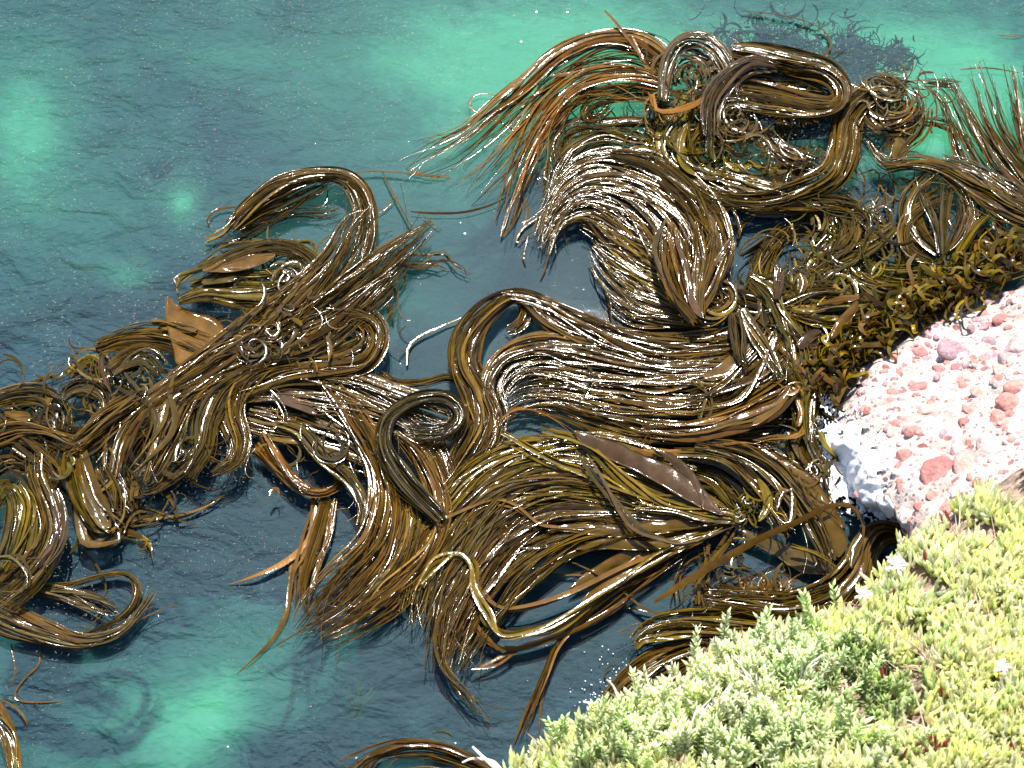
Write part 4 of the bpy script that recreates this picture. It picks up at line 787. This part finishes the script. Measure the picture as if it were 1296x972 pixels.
# --- short curled kelp on the rock edge
EDGE = resample(poly('1058,500 1068,470 1095,448 1130,425 1165,402 1205,385 1250,362 1296,338'), 200)
tufts = [(0,28,'curled golden kelp fringe at the lowest corner of rock beside foam'),(28,56,'curled golden kelp fringe below the tan pointed blades'),(56,84,'curled yellow kelp fringe at the middle of the upper rock edge'),
         (84,112,'dense curled kelp fringe on the rock edge near the dark clefts'),(112,142,'arched yellow kelp loops hanging over the upper rock edge'),(142,172,'glinting curled kelp fringe near the right side of rock edge'),(172,200,'curled kelp fringe on rock edge at the right border of the photo')]
for a, b, lab in tufts:
    c_ = EDGE[(a+b)//2]; k = Kelp((c_[0], c_[1]), lab, name='curled_kelp', group='short curled kelp along the rock edge')
    for i in range(70):
        e = EDGE[rng.integers(a, b)]; inw = np.array([.45,.89]); perp = np.array([-.8,.5])
        base = e - np.array([.5,.85])*rng.uniform(-4, 22) + perp*rng.normal(0,3)
        ang = rng.normal(-2.2,.9); Ln = rng.uniform(12,42); d = np.array([math.cos(ang), math.sin(ang)]); sd = np.array([-d[1], d[0]])*rng.choice([-1,1])
        pts = [base, base+d*Ln*.5, base+d*Ln*.8+sd*Ln*.3, base+d*Ln*rng.uniform(.6,1.1)+sd*Ln*.6, base+d*Ln*rng.uniform(.2,1.2)+sd*Ln*rng.uniform(.7,1.1)]
        G = crom(np.array(pts), 26); t = np.linspace(0,1,26)
        z = rng.uniform(.08,.22)+.10*np.sin(t*math.pi)
        C = at(G[:,0], G[:,1], z); hw = rng.uniform(2,5.5)/2/168*np.clip(np.minimum(.6+t*3, .4+(1-t)*4),0,1)
        V, F = ribbon(C, hw*1.3, np.maximum(hw*.25,.002), rng.uniform(-1.2,1.2)+rng.uniform(-1.5,1.5)*t)
        tn = np.array(TONE[rng.choice(['yellow','yellow','yellow','olive','rust'])])*math.exp(rng.normal(-.35,.5))
        k.S.append((V, F, np.tile(tn,(len(V),1)), 500, 'strand'))
    k.build()

# ------------------------------------------------------------------ foam at the rock foot
nx = 260
FX, FY = np.meshgrid(np.linspace(985,1165,nx), np.linspace(470,690,nx), indexing='ij')
A = blobs(FX, FY, 0, [(1050,600,36,40,.45),(1090,580,42,52,.75),(1104,610,26,42,.7),(1075,560,30,30,.6),(1110,630,26,24,.9),(1060,610,28,20,.6),(1048,530,12,40,.55),(1045,470,10,22,.3),(1125,650,20,16,.5),(1025,590,20,10,.25)])
keep = A + (fbm(FX/11, FY/11, 5, 2)-.5)*1.6 > .88
keep |= (A > .16) & (np.abs(fbm(FX/13, FY/13, 4, 21)-.5) < .012+.06*np.clip(A-.1,0,1)) | (A > .3) & (fbm(FX/5, FY/5, 3, 22) > .66-.1*A)
FZ = .05 + .05*np.clip(A,0,1)*fbm(FX/7, FY/7, 4, 4) + .06*fbm(FX/30, FY/30, 2)
for i_ in range(nx):
    for j_ in range(nx):
        if keep[i_,j_]:
            h_ = hit(RB, FX[i_,j_], FY[i_,j_])
            if h_ is not None and h_[0][2] > .10+.28*A[i_,j_]+.45*vnoise(np.array(FX[i_,j_]/8),np.array(FY[i_,j_]/8),7): keep[i_,j_] = False
            elif h_ is not None: FZ[i_,j_] = max(FZ[i_,j_], h_[0][2]+.008+.02*A[i_,j_]*vnoise(np.array(FX[i_,j_]/6),np.array(FY[i_,j_]/6)))
FP = at(FX, FY, FZ).reshape(-1,3); ff = grid_faces(nx, nx); ff = ff[keep.ravel()[ff].all(1)]
fo = link_mesh('sea_foam', FP, ff, M_FOAM); tag(fo, 'bright white sea foam washing at the foot of the pink rock', 'foam', kind='stuff')
sm = fo.modifiers.new('thick','SOLIDIFY'); sm.thickness = .012
bv, bf, o_ = [], [], 0
for i in range(900):
    if i < 650: c = (rng.normal(1080,26), rng.normal(592,36))
    elif i < 780: c = (rng.normal(768,20), rng.normal(880,26))
    else: c = (rng.normal(1030,18), rng.normal(520,45))
    r = rng.uniform(.002,.0075); P = at(c[0], c[1], .01+rng.uniform(0,.05)); V = ICO1[0]*r*np.array([1,1,.7])+P; bv.append(V); bf.append(ICO1[1]+o_); o_ += len(V)
bo = link_mesh('foam_bubbles', np.concatenate(bv), np.concatenate(bf), M_FOAM); tag(bo, 'tiny white bubbles scattered on the water beside rock and plants', 'bubbles', kind='stuff')

# ------------------------------------------------------------------ planted bank in the foreground
ED = resample(poly('560,1050 640,985 700,945 745,915 800,898 850,868 900,838 960,812 1010,800 1060,788 1100,752 1118,720 1150,690 1200,655 1250,622 1310,580 1400,520'), 180)
FAR = resample(poly('900,1350 1000,1350 1100,1330 1200,1300 1300,1270 1400,1220 1500,1150 1560,1080 1600,1000'), 180)
tb = np.linspace(0,1,90)
BP = ED[:,None,:]*(1-tb[None,:,None])+FAR[:,None,:]*tb[None,:,None]
bz = 2.3+1.6*tb**.7; BZ = bz[None,:]+0*BP[...,0] + .25*(fbm(BP[...,0]/60, BP[...,1]/60, 4, 6)-.5)
B0 = at(BP[...,0], BP[...,1], BZ)
skirt = []
for q, (dz, dn) in enumerate(((-2.9,1.1),(-1.2,.5),(-.4,.12))):
    r_ = B0[:,0,:].copy(); r_[:,2] += dz; r_[:,0] += dn*.45; r_[:,1] -= dn*.9; skirt.append(r_)
BV = np.concatenate([np.stack(skirt,1), B0], 1)
bank_F = grid_faces(180, 93)
bank = link_mesh('bank_soil', BV.reshape(-1,3), bank_F, M_SOIL); tag(bank, 'dry brown earth bank under the foreground plants', None, kind='structure')
BB = make_bvh(BV.reshape(-1,3), bank_F)

def leaf_geo(base, d, L, r, bendv, sides=3, rings=5):
    t = np.linspace(0,1,rings); C = base+np.outer(t, d)*L+np.outer(t**2, bendv)*L
    T = np.gradient(C,axis=0); T /= np.linalg.norm(T,axis=1)[:,None]
    a_ = np.cross(T, [.3,.2,.93]); a_ /= np.linalg.norm(a_,axis=1)[:,None]+1e-9; b_ = np.cross(T, a_)
    rr = r*np.array([.7,1,1,.8,.12])[:rings] if rings == 5 else r*np.sin(np.linspace(.35,math.pi-.05,rings))
    an = np.linspace(0,2*math.pi,sides,endpoint=False)+rng.uniform(0,6)
    V = C[:,None,:]+a_[:,None,:]*(np.cos(an)[None,:,None]*rr[:,None,None])+b_[:,None,:]*(np.sin(an)[None,:,None]*rr[:,None,None])
    i, j = np.meshgrid(np.arange(rings-1), np.arange(sides), indexing='ij'); a = i*sides+j; b = i*sides+(j+1)%sides
    return V.reshape(-1,3), np.stack([a,b,b+sides,a+sides],-1).reshape(-1,4)
class Acc:
    def __init__(s): s.V=[]; s.F=[]; s.C=[]; s.o=0
    def add(s, V, F, c):
        s.V.append(V); s.F.append(F+s.o); s.o += len(V); s.C.append(np.broadcast_to(c,(len(V),3)))
    def build(s, name, m, parent=None, origin=None):
        return link_mesh(name, np.concatenate(s.V), np.concatenate(s.F), m, np.concatenate(s.C), parent, origin)
LEAFC = [(.93,.95,.52),(.95,.95,.64),(.84,.94,.54),(.95,.94,.76),(.90,.95,.70)]
acc = Acc()
def shrubby(x, y):   # where the small leaved shrub grows instead of the ice plant
    return math.exp(-((x-930)/170)**2-((y-920)/90)**2) + .8*math.exp(-((x-1070)/70)**2-((y-880)/60)**2) > .55
HOL = [(1240,788,24,13),(1268,800,14,12),(1150,862,26,11),(1185,850,14,9),(1256,872,13,12),(1066,882,26,24),(1210,700,14,6),(1283,735,12,8),(1180,935,16,9)]
def hollow(x, y): return any(((x-a)/c)**2+((y-b)/d)**2 < .6+.8*float(vnoise(np.array(x/9),np.array(y/9),5)) for a,b,c,d in HOL)
cnt = 0
while cnt < 2400:
    x = rng.uniform(640,1310); y = rng.uniform(575,990)
    if shrubby(x,y) and rng.random() < .85: continue
    if hollow(x,y) and rng.random() < .9: continue
    if vnoise(np.array(x/34), np.array(y/26), 3) > .68 and rng.random() < .93: continue
    hh = hit(BB, x, y)
    if hh is None or hh[0][2] < 2.0: continue
    cnt += 1; nl = rng.integers(3,6); base = hh[0]+np.array([0,0,rng.uniform(-.01,.05)]); tilt = rng.normal(0,.35,2)
    red = rng.random() < .02; cb = np.array(LEAFC[rng.integers(0,5)])*rng.uniform(.85,1.12)
    for q in range(nl):
        a = q/nl*6.28+rng.uniform(-.5,.5); s_ = rng.uniform(.4,1.1); d = np.array([math.cos(a)*s_+tilt[0], math.sin(a)*s_+tilt[1]+.15, 1.0]); d /= np.linalg.norm(d)
        V, F = leaf_geo(base, d, rng.uniform(.085,.165), rng.uniform(.010,.0165), np.array([-math.cos(a)*.2,-math.sin(a)*.2,.15]))
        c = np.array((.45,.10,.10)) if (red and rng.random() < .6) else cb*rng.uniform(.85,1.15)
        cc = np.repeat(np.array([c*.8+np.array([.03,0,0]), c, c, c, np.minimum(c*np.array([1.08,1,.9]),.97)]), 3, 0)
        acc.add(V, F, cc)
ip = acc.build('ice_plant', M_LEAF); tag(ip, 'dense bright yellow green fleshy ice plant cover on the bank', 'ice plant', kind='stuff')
acc = Acc()
for i in range(460):
    x = rng.uniform(660,1300); y = rng.uniform(600,985)
    if i > 200: q_ = HOL[i % len(HOL)]; x = rng.normal(q_[0], q_[2]*.6); y = rng.normal(q_[1], q_[3]*.6)
    hh = hit(BB, x, y)
    if hh is None or hh[0][2] < 2.0: continue
    a = rng.uniform(0,6.28); d = np.array([math.cos(a), math.sin(a), rng.uniform(0,.4)])
    V, F = leaf_geo(hh[0]+np.array([0,0,.02]), d, rng.uniform(.1,.25), rng.uniform(.002,.005), rng.normal(0,.2,3), 4)
    acc.add(V, F, np.array(random.choice([(.45,.32,.22),(.6,.5,.4),(.3,.16,.12),(.5,.2,.15)])))
db = acc.build('dry_stems', M_TWIG); tag(db, 'dry brown and reddish stem litter lying between the ice plants', 'dry stems', kind='stuff')

# shrubs with small opposite leaves
def sprig(accL, accT, base, d, L, tone, lean=None, leafL=.034):
    d = d/np.linalg.norm(d); bend = rng.normal(0,.15,3) if lean is None else lean
    t = np.linspace(0,1,9); C = base+np.outer(t,d)*L+np.outer(t**2,bend)*L
    V, F = leaf_geo(base, d, L, .0035, bend, 5, 5); accT.add(V, F, np.array((.50,.42,.30)))
    m_ = int(L/.017)
    side = np.cross(d,[.2,.1,1]); side /= np.linalg.norm(side); up2 = np.cross(d, side)
    for q in range(m_):
        tq = .25+.75*q/m_; p_ = base+d*L*tq+bend*tq*tq*L; ph = (q%2)*1.57+rng.normal(0,.2)
        for sgn in (-1,1):
            o = (side*math.cos(ph)+up2*math.sin(ph))*sgn; dd = o*.8+d*(.35+.8*tq); dd /= np.linalg.norm(dd)
            l_ = leafL*(1-.45*abs(tq-.6)*1.2)*rng.uniform(.8,1.2)
            n_ = np.cross(dd, d); n_ /= np.linalg.norm(n_)+1e-9; wv = .19*l_; nn = np.cross(dd,n_)
            # leaf: flattened six-point blade with thickness
            pts = np.array([p_, p_+dd*l_*.45+n_*wv, p_+dd*l_+nn*.001, p_+dd*l_*.45-n_*wv, p_+dd*l_*.45+nn*.0035, p_+dd*l_*.45-nn*.0025])
            Fq = np.array([[0,1,4,4],[1,2,4,4],[2,3,4,4],[3,0,4,4],[1,0,5,5],[2,1,5,5],[3,2,5,5],[0,3,5,5]])[:,:3]
            accL.append((pts, Fq, np.array(tone)*rng.uniform(.8,1.25)))
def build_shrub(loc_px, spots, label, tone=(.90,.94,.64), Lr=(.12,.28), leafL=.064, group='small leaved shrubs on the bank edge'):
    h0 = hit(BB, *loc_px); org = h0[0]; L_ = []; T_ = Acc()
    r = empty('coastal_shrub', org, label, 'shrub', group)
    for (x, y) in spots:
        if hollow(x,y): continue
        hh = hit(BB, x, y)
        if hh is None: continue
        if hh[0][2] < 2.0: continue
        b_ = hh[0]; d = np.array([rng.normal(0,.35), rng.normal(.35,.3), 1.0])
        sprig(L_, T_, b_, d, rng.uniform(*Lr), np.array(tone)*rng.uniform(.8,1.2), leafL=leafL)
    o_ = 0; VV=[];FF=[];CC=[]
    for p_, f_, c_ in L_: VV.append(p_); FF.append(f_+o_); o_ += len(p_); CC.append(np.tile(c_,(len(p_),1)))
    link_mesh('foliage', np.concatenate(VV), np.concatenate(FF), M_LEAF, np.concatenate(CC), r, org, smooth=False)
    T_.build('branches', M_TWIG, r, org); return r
def spots(cx, cy, rx, ry, n): return [(rng.normal(cx,rx), rng.normal(cy,ry)) for _ in range(n)]
build_shrub((850,930), spots(850,930,40,28,142), 'pale green small leaved shrub at the bottom left of the bank')
build_shrub((930,890), spots(930,880,40,28,150), 'small leaved shrub with many upright tips in front of the kelp lobe')
build_shrub((1010,870), spots(1005,865,34,28,127), 'grey green shrub just below the tall lone sprig', (.78,.88,.54))
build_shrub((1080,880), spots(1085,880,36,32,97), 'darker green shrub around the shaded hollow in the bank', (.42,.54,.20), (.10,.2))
build_shrub((960,955), spots(960,955,70,16,127), 'low shrub along the bottom border of the photo', (.76,.84,.50))
build_shrub((780,960), spots(775,955,40,16,52), 'sparse leafy shoots beside the dead forked twig', (.66,.76,.40))

def twig(path, r, acc_, c=(.62,.55,.46)):
    P = np.array(path, float); G = crom(P, 24); t = np.linspace(0,1,24)
    V, F = ribbon(G, r*(1-.65*t), r*(1-.65*t), np.zeros(24)); acc_.add(V, F, np.array(c))
def bpt(x, y, z): return at(x, y, z)
# tall sprig
org = at(1032,815,2.45); r = empty('leafy_sprig', org, 'single tall leafy sprig standing above the shrub against dark kelp', 'sprig')
T_ = Acc(); L_ = []; tip = at(1018,752,2.72); d_ = tip-org
sprig(L_, T_, org, d_, np.linalg.norm(d_), (.85,.93,.55), np.array([0,0,0.]), .075)
o_=0; VV=[];FF=[];CC=[]
for p_, f_, c_ in L_: VV.append(p_); FF.append(f_+o_); o_ += len(p_); CC.append(np.tile(c_,(len(p_),1)))
link_mesh('leaves', np.concatenate(VV), np.concatenate(FF), M_LEAF, np.concatenate(CC), r, org, smooth=False); T_.build('stem', M_TWIG, r, org)
def dead(name, label, root, paths, group=None, tone=(.62,.55,.46)):
    org = at(*root); r = empty(name, org, label, 'twig', group)
    for pts, rad in paths:
        a_ = Acc(); twig([at(*q) for q in pts], rad, a_, tone); a_.build('branch', M_TWIG, r, org)
dead('dead_twig', 'bare pale forked twig reaching over the water left of the shrub', (810,915,2.35), [
    ([(820,925,2.3),(800,912,2.4),(775,902,2.45),(755,892,2.5),(738,888,2.5)], .014), ([(800,912,2.4),(770,910,2.4),(742,912,2.4)], .011),
    ([(795,910,2.4),(785,890,2.5),(777,870,2.55),(768,860,2.6)], .011), ([(815,915,2.35),(806,895,2.45),(800,880,2.5)], .008), ([(770,910,2.4),(752,918,2.4),(738,925,2.35)],.007)], 'dead twigs at the bank edge')
dead('dead_twig', 'dead driftwood twigs at the bottom edge left of the bank', (640,985,2.2), [
    ([(660,1000,2.2),(630,975,2.3),(608,955,2.35),(598,945,2.35)], .016), ([(640,985,2.25),(625,965,2.3),(600,960,2.3),(585,965,2.3)], .012),
    ([(680,1010,2.2),(655,975,2.3),(650,955,2.35)], .01), ([(668,1000,2.2),(676,965,2.3),(668,950,2.3)], .009)], 'dead twigs at the bank edge')
for j, (x, y) in enumerate([(905,905),(960,880),(975,930),(870,940),(1010,860)]):
    lab = ['pale woody stem showing through shrub left of middle','pale woody stem rising beside the shrub top','thick pale stem at the bottom centre of the shrub','pale stem low in the leftmost shrub','thin pale stem under the tall sprig'][j]
    paths = []
    for q in range(5): 
        a = rng.normal(-1.5,.5); L2 = rng.uniform(28,60)
        paths.append(([(x,y+20,2.75),(x+math.cos(a)*L2*.5, y+math.sin(a)*L2*.5, 2.95),(x+math.cos(a)*L2+rng.normal(0,6), y+math.sin(a)*L2, 3.0)], rng.uniform(.005,.009)))
    dead('woody_stem', lab, (x,y+20,2.75), paths, 'pale woody stems in the shrubs', (.7,.64,.52))

# flowers
def flower(x, y, z, rad, label):
    c = at(x, y, z); r = empty('ice_plant_flower', c, label, 'flower', 'pink ice plant flowers'); a_ = Acc()
    for q in range(46):
        an = q/46*6.283*3.03; ring = q % 3; d = np.array([math.cos(an), math.sin(an)+.1, .35+.35*ring]); d /= np.linalg.norm(d)
        V, F = leaf_geo(c, d, rad*(1-.16*ring)*rng.uniform(.9,1.1), .0075, np.array([0,0,-.12]), 4); V[:,2] -= 0
        a_.add(V, F, np.array((.93,.80,.86))*rng.uniform(.9,1.05))
    a_.build('petals', M_PETAL, r, c); V, F = ICO2; b = Acc()
    link_mesh('centre', V*np.array([.25,.25,.2])*rad+c+np.array([0,0,.01]), F, M_PETAL, np.tile((.8,.75,.35),(len(V),1)), r, c)
flower(1134,716,2.66,.075,'larger pale pink flower at the upper edge of the bank')
flower(1092,753,2.6,.06,'smaller pale pink flower just below the larger one')
flower(1268,845,3.3,.05,'whitish flower low at the right side of the bank')
